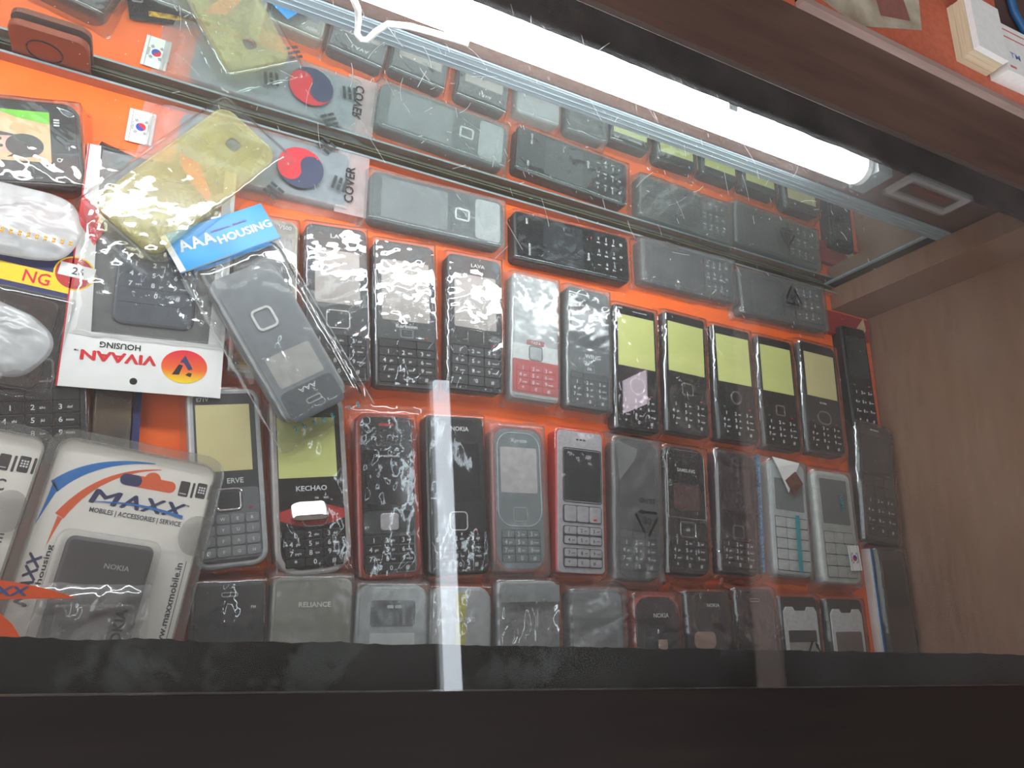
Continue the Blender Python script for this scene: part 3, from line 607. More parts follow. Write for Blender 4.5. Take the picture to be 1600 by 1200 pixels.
# ---- flags (sticker and packet print)
def flag(parent, x, y, z, s, rot, m_red=M_PRED, m_blue=mat('flag_blue', (40, 70, 170), .5), name='flag_print', ell=1.0, bars=M_BLKINK):
    """a two-colour swirl disc with four bar groups; s = disc radius"""
    mb = MB(); n = 24; R = math.radians(rot); C, Q = math.cos(R), math.sin(R)
    P = lambda px, py: (x + px * C - py * Q, y + px * Q + py * C)
    up_ = [(s * math.cos(math.pi * k / n), s * math.sin(math.pi * k / n)) for k in range(n + 1)]
    sw = [(-s / 2 + s / 2 * math.cos(math.pi + math.pi * k / 12), s / 2 * math.sin(math.pi + math.pi * k / 12)) for k in range(1, 13)] + [(s / 2 - s / 2 * math.cos(math.pi * k / 12), s / 2 * math.sin(math.pi * k / 12)) for k in range(1, 12)]
    def fan(poly, mi):
        pts = [P(*p) for p in poly]; mb.add([(a, b, z) for a, b in pts], [tuple(range(len(pts)))], mi)
    fan(up_ + sw, 0)
    lo = [(-a, -b) for a, b in up_ + sw]; fan(lo, 1)
    for k, a in enumerate((34, 146, 214, 326)):
        ra = math.radians(a); bx, by = math.cos(ra) * s * 1.72 * ell, math.sin(ra) * s * 1.72; t = ra + math.pi / 2
        for j in (-1, 0, 1):
            ox, oy = bx + math.cos(ra) * j * s * .25, by + math.sin(ra) * j * s * .25
            segs = ((-.34, -.03), (.03, .34)) if (k + j) % 2 else ((-.34, .34),)
            for s0, s1 in segs:
                c = [(ox + math.cos(t) * s * u + math.cos(ra) * s * v, oy + math.sin(t) * s * u + math.sin(ra) * s * v) for u, v in ((s0, -.07), (s1, -.07), (s1, .07), (s0, .07))]
                fan(c, 2)
    return mb.build(name, [m_red, m_blue, bars], parent)
def flag_sticker(parent, x, y, z, w, h, rot, name='flag_sticker'):
    R = Matrix.Rotation(math.radians(rot), 4, 'Z'); mb = MB()
    mb.box(-w / 2, w / 2, -h / 2, h / 2, 0, .12); st = mb.build(name, M_PAPER, parent, (x, y, z)); st.rotation_euler[2] = math.radians(rot)
    flag(st, 0, 0, .2, w * .19, 90, name='flag_print')
    ln = MB(); ln.box(-w / 2 + 2.0, -w / 2 + 2.25, -h / 2, h / 2, .12, .16); ln.box(w / 2 - 2.25, w / 2 - 2.0, -h / 2, h / 2, .12, .16)
    write(ln, 'COVER', -w / 2 + 3.1, 0, .18, 1.3, rot=-90); write(ln, 'KOREA', w / 2 - 3.1, 0, .18, 1.3, rot=90)
    ln.build('sticker_lines', M_BLKINK, st); return st
flag_sticker(c11, 13, -26, 17.6, 13.5, 21, 4)

# ---- front row, cut off by the painted glass edge
def front(pid, x, ytop, a, w, label, h=96, **k):
    ra = math.radians(a); return phone(pid, label, x + math.sin(ra) * h / 2, ytop - math.cos(ra) * h / 2, a, w, h, group=GD, **k)
front('D1', 52, 21.5, 5, 40, 'dark grey phone housing with small oval earpiece beside the blister pack', body=M_DGREY, face=M_DGREY, r=4, slot=(.075, 9, M_LGREY), texts=[('FM', .15, 1.4, 13)], bag='crisp', seed=61, amp=1.7)
front('D2', 99, 26.5, 3, 47, 'beige grey phone housing in cloudy crumpled bag, second of the front row', body=mat('beige_grey', (160, 154, 138), .45), face=mat('beige_grey_face', (146, 141, 126), .45), r=6, texts=[('RELIANCE', .165, 2.4, 1, 17)], bag='frost', seed=62, amp=1.5, ink=mat('cream_ink', (250, 246, 228), .5), plates=[])
front('D3', 148.5, 24.5, 2, 46, 'pale grey phone housing with white window in a smooth cloudy bag in the front row', body=M_LGREY, face=mat('pale_grey_face', (176, 178, 178), .4), r=9, screen=(.30, .75, .62, M_WHITE), plates=[('ear_panel', .10, .26, .62, M_DGREY, 2)], bag='frost', seed=63, amp=.5)
for dx in (-4, 1): MB().slab(4, 1.8, .6, 12.2, 12.8, .1, cx=dx + 2, cy=48 - .14 * 96).build('earpiece_slot', M_WHITE, PH['D3'])
d4 = front('D4', 194, 25, 2, 43, 'light grey phone housing with a yellow stripe under the pale reflection strip', body=M_LGREY, face=mat('silver_grey_face', (184, 186, 186), .3), r=9, texts=[('SAMSUNG', .21, 2.3, 0, 17)], bag='clear', seed=64, amp=.7)
MB().box(-4, 3, 5, 44, 12.1, 12.3).build('yellow_stripe', mat('pale_yellow', (206, 200, 110), .5), d4)
d5 = front('D5', 242.5, 31.5, 3, 47, 'grey phone housing with taped bag top, left of the crumpled grey bag', body=M_LGREY, face=mat('mid_grey_face', (152, 154, 154), .35), r=6, texts=[('SAMSUNG', .15, 2.4, 2, 18)], bag='crisp', seed=65, amp=2.0, ink=M_LGREY)
MB().box(-22, 22, 34, 45, 15.0, 15.2).build('tape', film_mat('tape_film', .45, (190, 196, 196), .2, 1.0, .3), d5)
front('D6', 297, 28, 2, 44, 'grey phone housing in heavily crumpled dull bag, left of the red rimmed one', body=M_GREY, face=mat('mid_grey_face', (152, 154, 154), .35), r=6, screen=(.2, .6, .7, mat('soft_grey_screen', (136, 136, 138), .3)), bag='milky', seed=66, amp=2.8)
d7 = front('D7', 348, 27, 2, 42, 'red rimmed dark phone housing with rounded top in the front row', body=M_BRICK, face=mat('brown_black_face', (58, 48, 48), .15), r=13, inset=2.0, texts=[('NOKIA', .155, 2.6, 3, 12.5)], plates=[('screen_window', .22, .55, .6, M_SCREEN, 1.5)], bag='crisp', seed=67, amp=1.7)
MB().slab(8, 9, 1, 12.5, 12.9, .1, cx=3, cy=12).build('pink_label', mat('pink_tan', (196, 160, 146), .5), d7)
d8 = front('D8', 396, 31, 2, 44, 'black phone housing with tan label and crinkled left edge, right of the red rimmed one', body=M_BLACK, face=mat('brown_gloss', (56, 48, 46), .12), r=6, texts=[('NOKIA', .105, 2.2, 4, 11)], bag='crisp', seed=68, amp=2.0)
MB().slab(20, 12, 4, 12.3, 12.6, .1, cx=-6, cy=13).build('tan_label', mat('pink_tan', (196, 160, 146), .5), d8)
front('D9', 442, 35, 1, 41, 'plum phone housing with pink earpiece slot in the front row', body=M_PLUM, face=mat('plum_face', (76, 60, 62), .25), r=5, slot=(.09, 10, mat('pink_slot', (170, 120, 116), .4)), bag='crisp', seed=69, amp=1.6)
for pid, x, lb, sd in (('D10', 489, 'white notched phone frame with a recycling mark on its bag', 70), ('D11', 541, 'white notched phone frame without recycling mark, beside the white and blue strip', 71)):
    T = front(pid, x, 31, 1.5, 43, lb, body=M_BLACK, face=None, r=5, bag='clear', seed=sd, amp=.6)
    mb = MB(); w, h = 36, 84
    o = [(-18, -42), (18, -42), (18, 36), (15, 40), (8, 40), (6, 37), (-6, 37), (-8, 40), (-15, 40), (-18, 36)]
    mb.prism(o, 11.4, 12.6); mb.build('white_frame', M_WHITE, T)
    MB().slab(30, 54, 1.5, 12.5, 12.8, .05, cy=-5).build('screen', mat('brown_grey_screen', (120, 106, 98), .2) if pid == 'D11' else M_SCRWARM, T)
    if pid == 'D10':
        MB().box(-15, 15, 13, 21.9, 12.82, 12.95).build('screen_dark_strip', M_DGREY, T)  # dark grey strip across the top of the screen
        recycle(T, 8, 3, 15.6, 13, num='02')
d12 = phone('D12', 'brown black phone housing with a white and blue strip along its side', 607.5, 27, 1.7, 36, 100, body=M_BLACK, face=mat('brown_dark_face', (74, 60, 52), .25), r=4, screen=(.1, .5, .74, mat('brown_screen_dark', (54, 44, 38), .2)), bag='clear', seed=72, amp=.7, group=GD)
st = thing('card_strip', 586.5, 27, .05, 1.7, 'narrow white card with blue edge standing beside the front black phone', 'card')
MB().box(-2.6, .2, -49, 49, 0, 7.5).build('white_face', M_PAPER, st); MB().box(.3, 2.4, -49, 49, 0, 7.5).build('blue_face', M_BLUE, st)

# ------------------------------------------------------------------ clutter on the left
GK = 'packets piled at the open end of the case'
# flag packet lying along the mirror foot
A1 = thing('cover_packet', 35, 297, .05, 91.5, 'frosted packet with a printed red and blue flag swirl lying along the mirror foot', 'packet', GK)
MB().slab(42, 112, 7, .2, 9, 2, cy=-4).build('phone_cover', mat('slate_cover', (112, 124, 132), .4), A1)
film(A1, 44, 116, 8.5, M_PACK, 80, 6, 16, .5, name='plastic_bag', cy=0)
flag(A1, -1, -26, 12.2, 15.5, 292, M_TAUR, M_TAUP, 'flag_print', ell=1.05, bars=mat('soft_black_ink', (58, 60, 62), .5))
tx = MB(); write(tx, 'COVER', -3, -60.5, 9.6, 6.4, width=29, bold=.02); tx.build('cover_print', M_BLKINK, A1)
MB().box(-26, 24, -74, -51.5, 8.2, 8.35).build('white_band', film_mat('white_band_film', .5, (226, 216, 216), .3, .8, .1, 60, (.95, .9, .9)), A1)
flag_sticker(A1, 6, 74, 1.4, 25 * .62, 24, 90)

# yellow case in its bag
Yc_ = thing('yellow_case', -5, 260, 20, -34.5, 'translucent yellow phone case with square hole lying askew in a clear bag', 'phone case', GK)
def open_case():
    mb = MB(); w, h, r = 46, 108, 9; hw, hh, hx, hy = 8.5, 8.5, 0, 37
    n = 6
    outer = rrect(w, h, r, r, n); inner = rrect(w - 3.4, h - 3.4, r - 1.7, r - 1.7, n)
    N_ = len(outer)
    hole = []
    # hole points matched in count so the back panel can be bridged
    hp = rrect(hw, hh, 2.6, 2.6, n); hole = [(x + hx, y + hy) for x, y in hp]
    R3 = lambda pts, z: [(x, y, z) for x, y in pts]
    sh = rrect(w - 3, h - 3, r - 1.5, r - 1.5, n)
    mb.loft([R3(hole, 7.2), R3(inner, 7.2)], 0, None, False, False)          # top of the back panel with the hole
    mb.loft([R3(inner, 7.2), R3([((a[0] + b[0]) / 2, (a[1] + b[1]) / 2) for a, b in zip(inner, outer)], 8.8), R3(outer, 7.6), R3(outer, 1.5), R3(sh, .2), R3(inner, 1.0), R3(hole, 5.4), R3(hole, 7.2)], 0, None, False, False)
    return mb
oc = open_case().build('case_shell', M_YELLOW, Yc_, smooth=True)
dt = MB()
for j in range(9):
    for i in range(7): dt.disc(-15 + 5 * i + (j % 2) * 2.5 - 1, -38 + 5.5 * j, .8, 7.1, 7.6, n=6)
d_ = dt.build('dot_relief', M_YELLOW, oc); d_['kind'] = 'stuff'
film(Yc_, 50, 112, 8.6, M_CLEAR, 81, 6, 9, .8, name='plastic_bag', fall=True, z0=.6)
st_ = MB(); st_.prism([(-16, 8), (-4, 12), (14, 2), (18, -4), (4, -2), (-10, 3)], 4.2, 4.6); st_.build('orange_stain', mat('amber_stain', (206, 128, 44), .5, rgb2=(190, 96, 70), scale=60), Yc_)

# white framed upside-down packet
V = thing('housing_packet', -15.4, 199, 12.6, -176, 'white edged packet with upside down red lettering and round red yellow logo', 'packet', GK)
w, h = 84, 152
hd = MB(); hd.box(-w / 2, w / 2, h / 2 - 33, h / 2, 2.2, 2.7)
hdr = hd.build('header', M_PAPER, V)
MB().box(-w / 2 + 8, w / 2 - 7, -h / 2 + 2, h / 2 - 33, 1.2, 1.5).build('added_backing', mat('reflection_grey', (112, 114, 114), .25), V)  # added sheet; its grey stands in for reflections on the clear film
sd = MB(); sd.prism([(w / 2 - 13, h / 2 - 33), (w / 2, h / 2 - 33), (w / 2 + 1, -h / 2), (w / 2 - 6, -h / 2)], 2.2, 2.7); sd.prism([(-w / 2, h / 2 - 33), (-w / 2 + 9, h / 2 - 33), (-w / 2 + 7, -h / 2), (-w / 2, -h / 2)], 2.2, 2.7)
sd.build('side_margins', M_PAPER, V)
MB().box(w / 2 - .1, w / 2 + .7, -h / 2, h / 2, 2.1, 2.8).build('red_edge_line', M_PRED, V)
MB().prism([(w / 2 - 8, -34), (w / 2 + .6, -42), (w / 2 + .6, -24), (w / 2 - 9, -10), (w / 2 - 13, -20)], 2.75, 2.85).build('red_side_print', M_PRED, V)
lg = MB(); heavy(lg, 'VIVAAN', 13.5, h / 2 - 19.0, 2.95, 5.6, .42, width=38); lg.build('red_lettering', M_PRED, hdr)
lg = MB(); write(lg, 'HOUSING', 13.5, h / 2 - 26.0, 2.95, 3.4, width=21, bold=.02); write(lg, 'TM', 35, h / 2 - 21.5, 2.95, 1.2); lg.build('black_lettering', M_BLKINK, hdr)
hl = MB().disc(5, h / 2 - 6, 2.0, 2.72, 2.85).build('hang_hole', M_BLACK, hdr)
ov = MB().disc(-21, h / 2 - 17.5, 12.5, 2.7, 2.9, n=32, ry=10.2)
M_OVAL = bpy.data.materials.new('logo_gradient'); nt, N, L = nodes_of(M_OVAL)
_o = N.new('ShaderNodeOutputMaterial'); _b = N.new('ShaderNodeBsdfPrincipled'); _tc = N.new('ShaderNodeTexCoord'); _sx = N.new('ShaderNodeSeparateXYZ'); _mr = N.new('ShaderNodeMapRange'); _cr = N.new('ShaderNodeValToRGB')
L.new(_tc.outputs['Generated'], _sx.inputs[0]); L.new(_sx.outputs['Y'], _cr.inputs[0])
_cr.color_ramp.elements[0].color = lin((226, 30, 52)); _cr.color_ramp.elements[0].position = .1; _cr.color_ramp.elements[1].color = lin((250, 214, 30)); _cr.color_ramp.elements[1].position = .95
_e = _cr.color_ramp.elements.new(.6); _e.color = lin((240, 104, 30))
_b.inputs['Roughness'].default_value = .4
L.new(_cr.outputs[0], _b.inputs['Base Color']); L.new(_b.outputs[0], _o.inputs[0])
ovo = ov.build('oval_logo', M_OVAL, hdr)
# the emblem is printed the other way up: apex towards the case interior
lv = MB(); X0, Y0 = -21, h / 2 - 17.5
lv.prism([(X0 + 0, Y0 - 7), (X0 + 2.6, Y0 - 2.2), (X0 + .6, Y0 - 2.4), (X0 - 2.4, Y0 + 2.2), (X0 - 4.6, Y0 + 1.2)], 2.92, 2.98)
lv.prism([(X0 + 3, Y0 - 1.2), (X0 + 6.4, Y0 + 5.4), (X0 + 2.6, Y0 + 5.2), (X0 + .8, Y0 - .6)], 2.92, 2.98, 1); lv.prism([(X0 - 2.6, Y0 + 3.4), (X0 - .8, Y0 + 5), (X0 - 3.6, Y0 + 6.2), (X0 - 4.4, Y0 + 4)], 2.92, 2.98, 1)
lv.build('logo_emblem', [M_NAVY, M_BLACK], ovo)
ph = MB().slab(44, 92, 6, -7, 3.4, 1.6, cx=-2, cy=-10).build('phone_cover', mat('blue_grey_cover', (84, 92, 100), .3), V)
kk = MB()
for j in range(5): kk.box(-21, 17, 22 - 9.2 * j, 22.5 - 9.2 * j, 3.4, 3.6)
kk.build('key_lines', M_DGREY, ph)
kd = MB()
for j in range(4):
    for i in range(3):
        s = DIG[j * 3 + i]; xx = -2 + (1 - i) * 12; yy = 0 + 6.5 * (j - 1) + 4
        write(kd, s[0], xx + (2 if len(s) > 1 else 0), yy, 3.7, 2.9, rot=180, bold=.03)
        if len(s) > 1: write(kd, s[1:], xx - 2.4, yy, 3.7, 1.3, rot=180)
kd.build('key_print', M_INK, ph)
film(V, w - 10, h - 34, 4.0, M_CRISP, 83, 3, 2, 1.7, name='clear_window', cy=-16, fall=True, z0=3.0, zoff=1.0)

# black card with yellow print tucked behind
tg = thing('dark_card', -42, 266, 3.0, -14, 'black card with yellow and orange print showing above the white edged packet', 'card', GK)
MB().box(-20, 30, -16, 12, 0, .5).build('card', M_GLOSS, tg)
tt = MB(); tt.prism([(-8, 4), (26, 5), (26, 9), (-8, 8)], .55, .62); tt.build('yellow_print', mat('tiger_print', (250, 200, 40), .5, rgb2=(120, 40, 20), scale=260), tg)
MB().prism([(-12, -10), (-2, -4), (2, -8), (-8, -14)], .55, .7).build('amber_print', mat('amber_print', (206, 150, 40), .5), tg)
MB().frame(7, 5, 1.6, 1.3, .55, 1.0, cx=-14, cy=-4).build('white_ring', M_WHITE, tg)

# blue headed packet over the phones
A = thing('blue_header_packet', 54, 177, 19, -144.5, 'clear packet with bright blue header strip holding a grey phone cover, lying across the rows', 'packet', GK)
w, h = 66, 140
hdr = MB().box(-w / 2, w / 2, -h / 2 - 4, -h / 2 + 21, 3.2, 3.7).build('header', M_FOILB, A)
MB().box(w / 2 - 3.4, w / 2 + .2, -h / 2 - 4, -h / 2 + 21, 3.72, 3.85).build('white_margin', M_PAPER, hdr)
MB().box(-w / 2, w / 2, -h / 2 + 21, -h / 2 + 22, 3.0, 4.0).build('seal_line', mat('seal_blue', (90, 120, 146), .4), hdr)
lt = MB()
for k, xx in enumerate((23, 15.5, 8)): write(lt, 'A', xx, -h / 2 + 6 + .3 * k, 3.95, 7.0, rot=180, bold=.03)
heavy(lt, 'HOUSING', -14.5, -h / 2 + 10, 3.95, 5.0, .3, rot=180, width=35)
lt.build('white_lettering', M_INK, hdr)
lt = MB(); write(lt, 'ORIGINAL  BRAND', -7, -h / 2 + 3.6, 4.0, 1.4, rot=180, width=24); lt.build('red_lettering', mat('violet_ink', (120, 60, 120), .5), hdr)
cvr = MB().slab(45, 98, 8, -1.5, 8.0, 2.2, cx=2, cy=12).build('phone_cover', mat('mist_grey_cover', (140, 144, 146), .35), A)
fx = MB(); fx.slab(39, 84, 4, 7.9, 8.4, .2, cx=2, cy=14); fx.build('front_plate', mat('mist_grey_plate', (132, 138, 142), .3), cvr)
MB().slab(30, 21, 1.5, 8.3, 8.6, .1, cx=2, cy=31).build('window', mat('mist_window', (176, 176, 172), .3), cvr)
MB().slab(36, 20, 4, 8.25, 8.5, .1, cx=2, cy=54).build('ear_panel', mat('slate_panel', (96, 102, 106), .3), cvr)
MB().frame(14, 14.5, 3.6, 1.6, 8.3, 9.4, cx=4, cy=-2.5).build('navigation_ring', M_WHITE, cvr)
MB().frame(10.5, 4, 1.9, .9, 8.3, 9.0, cx=2, cy=55).build('earpiece', M_LGREY, cvr)
lt = MB(); write(lt, 'AAA', 2, 47, 8.9, 3.0, width=12); lt.build('brand_print', M_INK, cvr)
film(A, 46, 100, 9.6, M_CRISP, 84, 10, 15, 1.7, name='plastic_bag', cy=10, fall=True, z0=-2.0, f=.035, edge=1.6)
for sx_ in (-1, 1): MB().prism([(sx_ * 32.2, -50), (sx_ * 32.9, -50), (sx_ * 33.4, 74), (sx_ * 32.7, 74)], .8, .95).build('side_seam', film_mat('seam_film', .3, rough=.1, boost=2.5), A)
lt = MB()
for k, ch_ in enumerate('gniggab2'): write(lt, ch_, -22 + 6 * k, 69 - .4 * k, 4.4, 3.6, rot=180)
lt.build('teal_lettering', M_TEAL, A)

# picture phone
L1 = phone('L1', 'large black phone housing with a green and tan picture on its screen at the picture edge', -121, 256.5, 103, 56, 112, t=15, body=mat('brown_black_shell', (58, 44, 40), .35), face=M_BLACK, r=9, inset=2.2, bag='crisp', seed=85, amp=1.4, name='phone_housing')
L1['label'] = 'large black phone housing showing a green and tan picture, lying sideways near the brown cover'
pic = MB(); pic.box(-13, 20, -40, 38, 15.5, 15.7); po = pic.build('screen_picture', mat('picture_tan', (222, 190, 142), .4, var=.05, scale=40), L1)
g_ = MB(); g_.prism([(20, -39.9), (20, -12), (15, -24), (12, -39.9)], 15.75, 15.8); g_.build('green_patch', mat('picture_green', (122, 206, 60), .4), po)
hd_ = MB(); hd_.disc(-1.5, -17, 6.6, 15.75, 15.82, ry=10.5, n=24); hd_.disc(-3, -27, 7.6, 15.76, 15.84, mi=1, ry=9.5, n=24); hd_.prism([(3, -26), (5.5, -14), (4, -6), (2.5, -14)], 15.77, 15.85, 1); hd_.prism([(-9, -30), (-11, -18), (-8, -22)], 15.77, 15.85, 1)
hd_.disc(.5, -15, 1.0, 15.83, 15.86, mi=1, n=10); hd_.disc(-4, -15.5, 1.0, 15.83, 15.86, mi=1, n=10); hd_.prism([(-2.4, -8.6), (-.8, -8.6), (-.8, -9.4), (-2.4, -9.4)], 15.83, 15.86, 2)
hd_.build('portrait', [mat('picture_skin', (226, 188, 168), .4), mat('picture_hair', (46, 44, 42), .4), mat('picture_lips', (190, 100, 90), .4)], po)
MB().prism([(20, -8), (20, 1), (4, -7), (4, -9)], 15.75, 15.8).build('pale_streak', M_LGREY, po)
ic = MB()
for k in range(3): ic.box(15 - 1.8 * k, 16 - 1.8 * k, -45, -42, 15.6, 15.8)
write(ic, 'Q', -11, -44, 15.8, 2.6, rot=0); write(ic, '...', -3, -48, 15.8, 3, rot=0); ic.build('screen_icons', M_INK, L1)

# frosted pouches
def pouch(x, y, z, a, w, h, t, label, seed):
    T = thing('frosted_pouch', x, y, z, a, label, 'pouch', GK); rings = []; n = 72; m = 16
    rim = rrect(w, h, h * .49, h * .49, 17)
    for k in range(m, -1, -1):
        s_ = k / m; r = []
        for px, py in rim:
            X, Y_ = px * (.02 + .98 * s_), py * (.02 + .98 * s_)
            c = 1 - min(1, abs(noise.noise((X * .06, Y_ * .11, seed))) * 2.4); c2_ = 1 - min(1, abs(noise.noise((X * .13 + 3, Y_ * .17, seed + 2))) * 2.4)
            d = 1 + .09 * noise.noise((px * .06, py * .06, seed))
            r.append((X * d, Y_ * d, t * (1 - s_ ** 4) + (1 - s_ ** 6) * (2.0 * c ** 5 + 1.0 * c2_ ** 6 + 2.2 * noise.noise((X * .04, Y_ * .05, seed + 7)))))
        rings.append(r)
    MB().loft([[(a_, b_, -.3) for a_, b_, _ in rings[0]]] + rings).build('pouch_skin', M_POUCH, T, smooth=True); return T
p1 = pouch(-106, 210, 19, 0, 100, 44, 3.6, 'milky plastic pouch with a row of gold contacts along it', 3)
cn = MB()
for k in range(9):
    for dy in (-1.1, .6): cn.box(18 + 4.1 * k - 5, 19.6 + 4.1 * k - 5, -10 + dy, -9 + dy, 6.6, 7.0)
cn.build('gold_contacts', M_GOLD, p1)
p2 = pouch(-101, 147, 17, -18, 86, 38, 3.6, 'milky crumpled plastic pouch below the gold contact one', 8)

# blue and yellow headed packet beneath the pouches
G = thing('striped_header_packet', -82, 160, 12.6, -3, 'packet with navy and yellow header and a red price circle, mostly under the pouches', 'packet', GK)
MB().box(-32, 32, 12, 46, 2, 2.5).build('header', M_NAVY, G)
MB().box(-32, 32, 15.5, 26, 2.52, 2.62).build('yellow_band', M_PYEL, G)
lt = MB(); write(lt, 'NG', 8, 20.8, 2.75, 7, width=13); lt.build('red_lettering', M_PRED, G)
ci = MB(); ci.disc(25, 28.5, 10.5, 2.65, 2.75, 0, 28); co_ = ci.build('price_circle', M_PYEL, G)
MB().disc(25, 28.5, 9.6, 2.76, 2.8, 0, 28).build('red_disc', mat('dull_red_print', (186, 44, 44), .5), co_)
MB().box(17, 35, 26, 34, 2.82, 2.9).build('price_label', M_PAPER, co_)
lt = MB(); write(lt, '26', 26.5, 30, 3.0, 4.4); lt.build('price_digits', M_DGREY, co_)
MB().slab(46, 52, 5, 0, 4, 1.2, cy=-17).build('phone_cover', mat('brown_black_cover', (62, 54, 52), .3), G)
film(G, 56, 56, 4.2, M_CRISP, 86, 4, 3, 1.2, name='plastic_bag', cy=-17, z0=.1)

# keypad phone and slim packet
phone('L4', 'black keypad phone housing with a chrome square key below the milky pouches', -62.5, 128, 11, 45, 100, t=11.5, body=M_BLACK, face=M_BLACK, r=6, screen=(.08, .40, .8, M_SCREEN), nav=('ring', .50, 15, 14, M_CHROME),
      keys=(.60, .96, .86, 5, 3, M_BLACK), bag='clear', seed=87, amp=.5, group=None, my=2)
L5 = thing('slim_packet', -23, 108, .05, 6, 'slim clear packet with golden glint and navy edge strip beside the orange gap', 'packet', GK)
MB().slab(20, 56, 3, .1, 6, 1.2).build('inner_card', mat('bronze_foil', (150, 128, 96), .25, metal=.6, rgb2=(96, 92, 90), scale=40), L5)
MB().box(10.6, 14.5, -29, 29, .1, 6).build('navy_strip', M_NAVY, L5)
film(L5, 20, 56, 6.2, M_CRISP, 88, 1.2, 3, 1.2, name='plastic_bag', z0=.2)

# blister packs
def blister(x, y, z, a, label, full=True):
    T = thing('blister_pack', x, y, z, a, label, 'blister pack', 'white card blister packs'); w, h = 80, 128
    MB().slab(w, h, 7, 0, .8, 0).build('backing_card', M_MAXX, T)
    bl = MB()
    bl.frame(w + 10, h + 10, 11, 5.6, .1, 3.2)                                     # clear rim
    bl.frame(w + .6, h + .6, 7.4, 1.2, .9, 4.6)
    bl.build('clear_rim', M_BLIST, T, smooth=False)
    MB().slab(w - 1.5, h - 1.5, 6.5, 2.6, 2.9, .1).build('clear_front', film_mat('thin_clear_sheet', .03, rough=.12, boost=.5, bump=.02, trans=(.99, .99, .99)), T)
    wn = MB(); wn.slab(50, 78, 6, 2.9, 12.5, 2.6, cx=-2, cy=-22); wn.build('blister_dome', film_mat('dome_film', .06, rough=.1, boost=1.1, bump=.04), T)
    ho = MB().slab(42, 70, 4, .9, 10.2, 2.0, cx=-1.5, cy=-21).build('phone_cover', mat('charcoal_cover', (84, 80, 80), .5, scale=900), T)
    if full:
        lt = MB(); write(lt, 'NOKIA', 4, 1, 10.4, 2.6, width=12); lt.build('brand_print', M_LGREY, ho)
    def arc(pts_o, pts_i, m, nm):
        mb = MB(); n = len(pts_o); vs = [(px, py, .9) for px, py in pts_o] + [(px, py, .9) for px, py in pts_i]
        mb.add(vs, [(i, i + 1, n + i + 1, n + i) for i in range(n - 1)]); return mb.build(nm, m, T)
    if full:
        def bez(p0, p1, p2, n=14): return [((1 - t) ** 2 * p0[0] + 2 * t * (1 - t) * p1[0] + t * t * p2[0], (1 - t) ** 2 * p0[1] + 2 * t * (1 - t) * p1[1] + t * t * p2[1]) for t in [k / n for k in range(n + 1)]]
        arc(bez((-38.5, 40), (-24, 58), (8, 59.5)), bez((-34, 35), (-22, 54.5), (8, 59)), M_BLUE, 'blue_swoosh')
        arc(bez((-37.5, 40.5), (-37, 35), (-39.5, 15)), bez((-34, 36), (-35.5, 32), (-39.6, 15)), M_BLUE, 'blue_tail')
        arc(bez((-32, 24), (-19, 52), (12, 56.8)), bez((-27.5, 22), (-17, 49.5), (12, 56.4)), M_ORANGE, 'orange_swoosh')
        arc(bez((-30.5, 23), (-31, 15), (-31.5, 6)), bez((-28, 22), (-30, 14), (-31.6, 6)), M_ORANGE, 'orange_tail')
        hg = MB(); hg.slab(28, 6.4, 3, .82, .9, 0, cx=7.5, cy=48); hg.disc(9, 50.2, 4.2, .82, .94); hg.build('hang_slot', M_ORANGE, T)
        MB().slab(11, 6.2, 3, .92, .98, 0, cx=-1.5, cy=48).build('slot_navy_card', M_NAVY, T)  # navy plate over the left part of the orange slot
        lt = MB(); [heavy(lt, c_, xx_, 36.4, 1.0, 7.4, .45, width=ww_, shear=.28) for c_, xx_, ww_ in (('M', -11.0, 12.5), ('A', 2.4, 9.2), ('X', 13.0, 9.4), ('X', 23.6, 9.4))]
        lt.build('logo_letters', M_NAVY, T)
        arc([(-16 + 45 * k / 10, 33.6 + 2.0 * math.sin(math.pi * k / 10) + .02 * k) for k in range(11)], [(-16 + 45 * k / 10, 33.2 + 2.0 * math.sin(math.pi * k / 10) - 1.3 * k / 10) for k in range(11)], M_BLUE, 'logo_swoosh').location[2] = .00025
        lt = MB(); write(lt, 'MOBILES | ACCESSORIES | SERVICE', 6, 29.0, 1.0, 2.5, width=46); write(lt, 'TM', 30, 39.5, 1.0, 1.0)
        write(lt, 'www.maxxmobile.in', 33.5, -15, 1.0, 3.4, rot=90, width=47)
        lt.box(36.6, 36.9, -40, 10, .9, 1.0)
        lt.build('small_print', mat('slate_ink', (66, 66, 80), .5), T)
        lt = MB(); heavy(lt, 'MAXX', -34.5, -10, 1.0, 5.6, .4, rot=90, width=25, shear=.25); lt.build('side_logo', M_NAVY, T)
        lt = MB(); write(lt, 'housing', -29.6, -2, 1.0, 2.6, rot=90, width=20); lt.build('side_print', M_BLKINK, T)
    else:
        lt = MB(); write(lt, 'DC', 23, 37, 1.0, 6.0, width=10); write(lt, 'accessories@gmail.com', 33, -20, 1.0, 3.6, rot=90, width=66)
        lt.build('small_print', mat('slate_ink', (66, 66, 80), .5), T)
        arc([(8 + 2.4 * k, 29 + .02 * k * k) for k in range(9)], [(8 + 2.4 * k, 28.4 + .02 * k * k) for k in range(9)], M_TAN, 'tan_line')
    xi = 26 if full else 24
    ic = MB()
    for k in (0, 1):
        ic.slab(5.2, 8.6, .8, .82, .9, 0, cx=xi + 9 * k, cy=48.5 + .6 * k); ic.slab(1.3, 8.6, .5, .82, .9, 0, cx=xi + 4.6 + 9 * k, cy=48.5 + .6 * k)
    for j in range(3):
        for i in range(3): ic.box(xi + 7.4 + i * 1.3, xi + 8.3 + i * 1.3, 47.6 + j * 1.4, 48.5 + j * 1.4, 0.91, 0.95, 1)
    ic.box(xi - 2, xi + 1.6, 45.6, 46.0, 0.91, 0.95, 1)
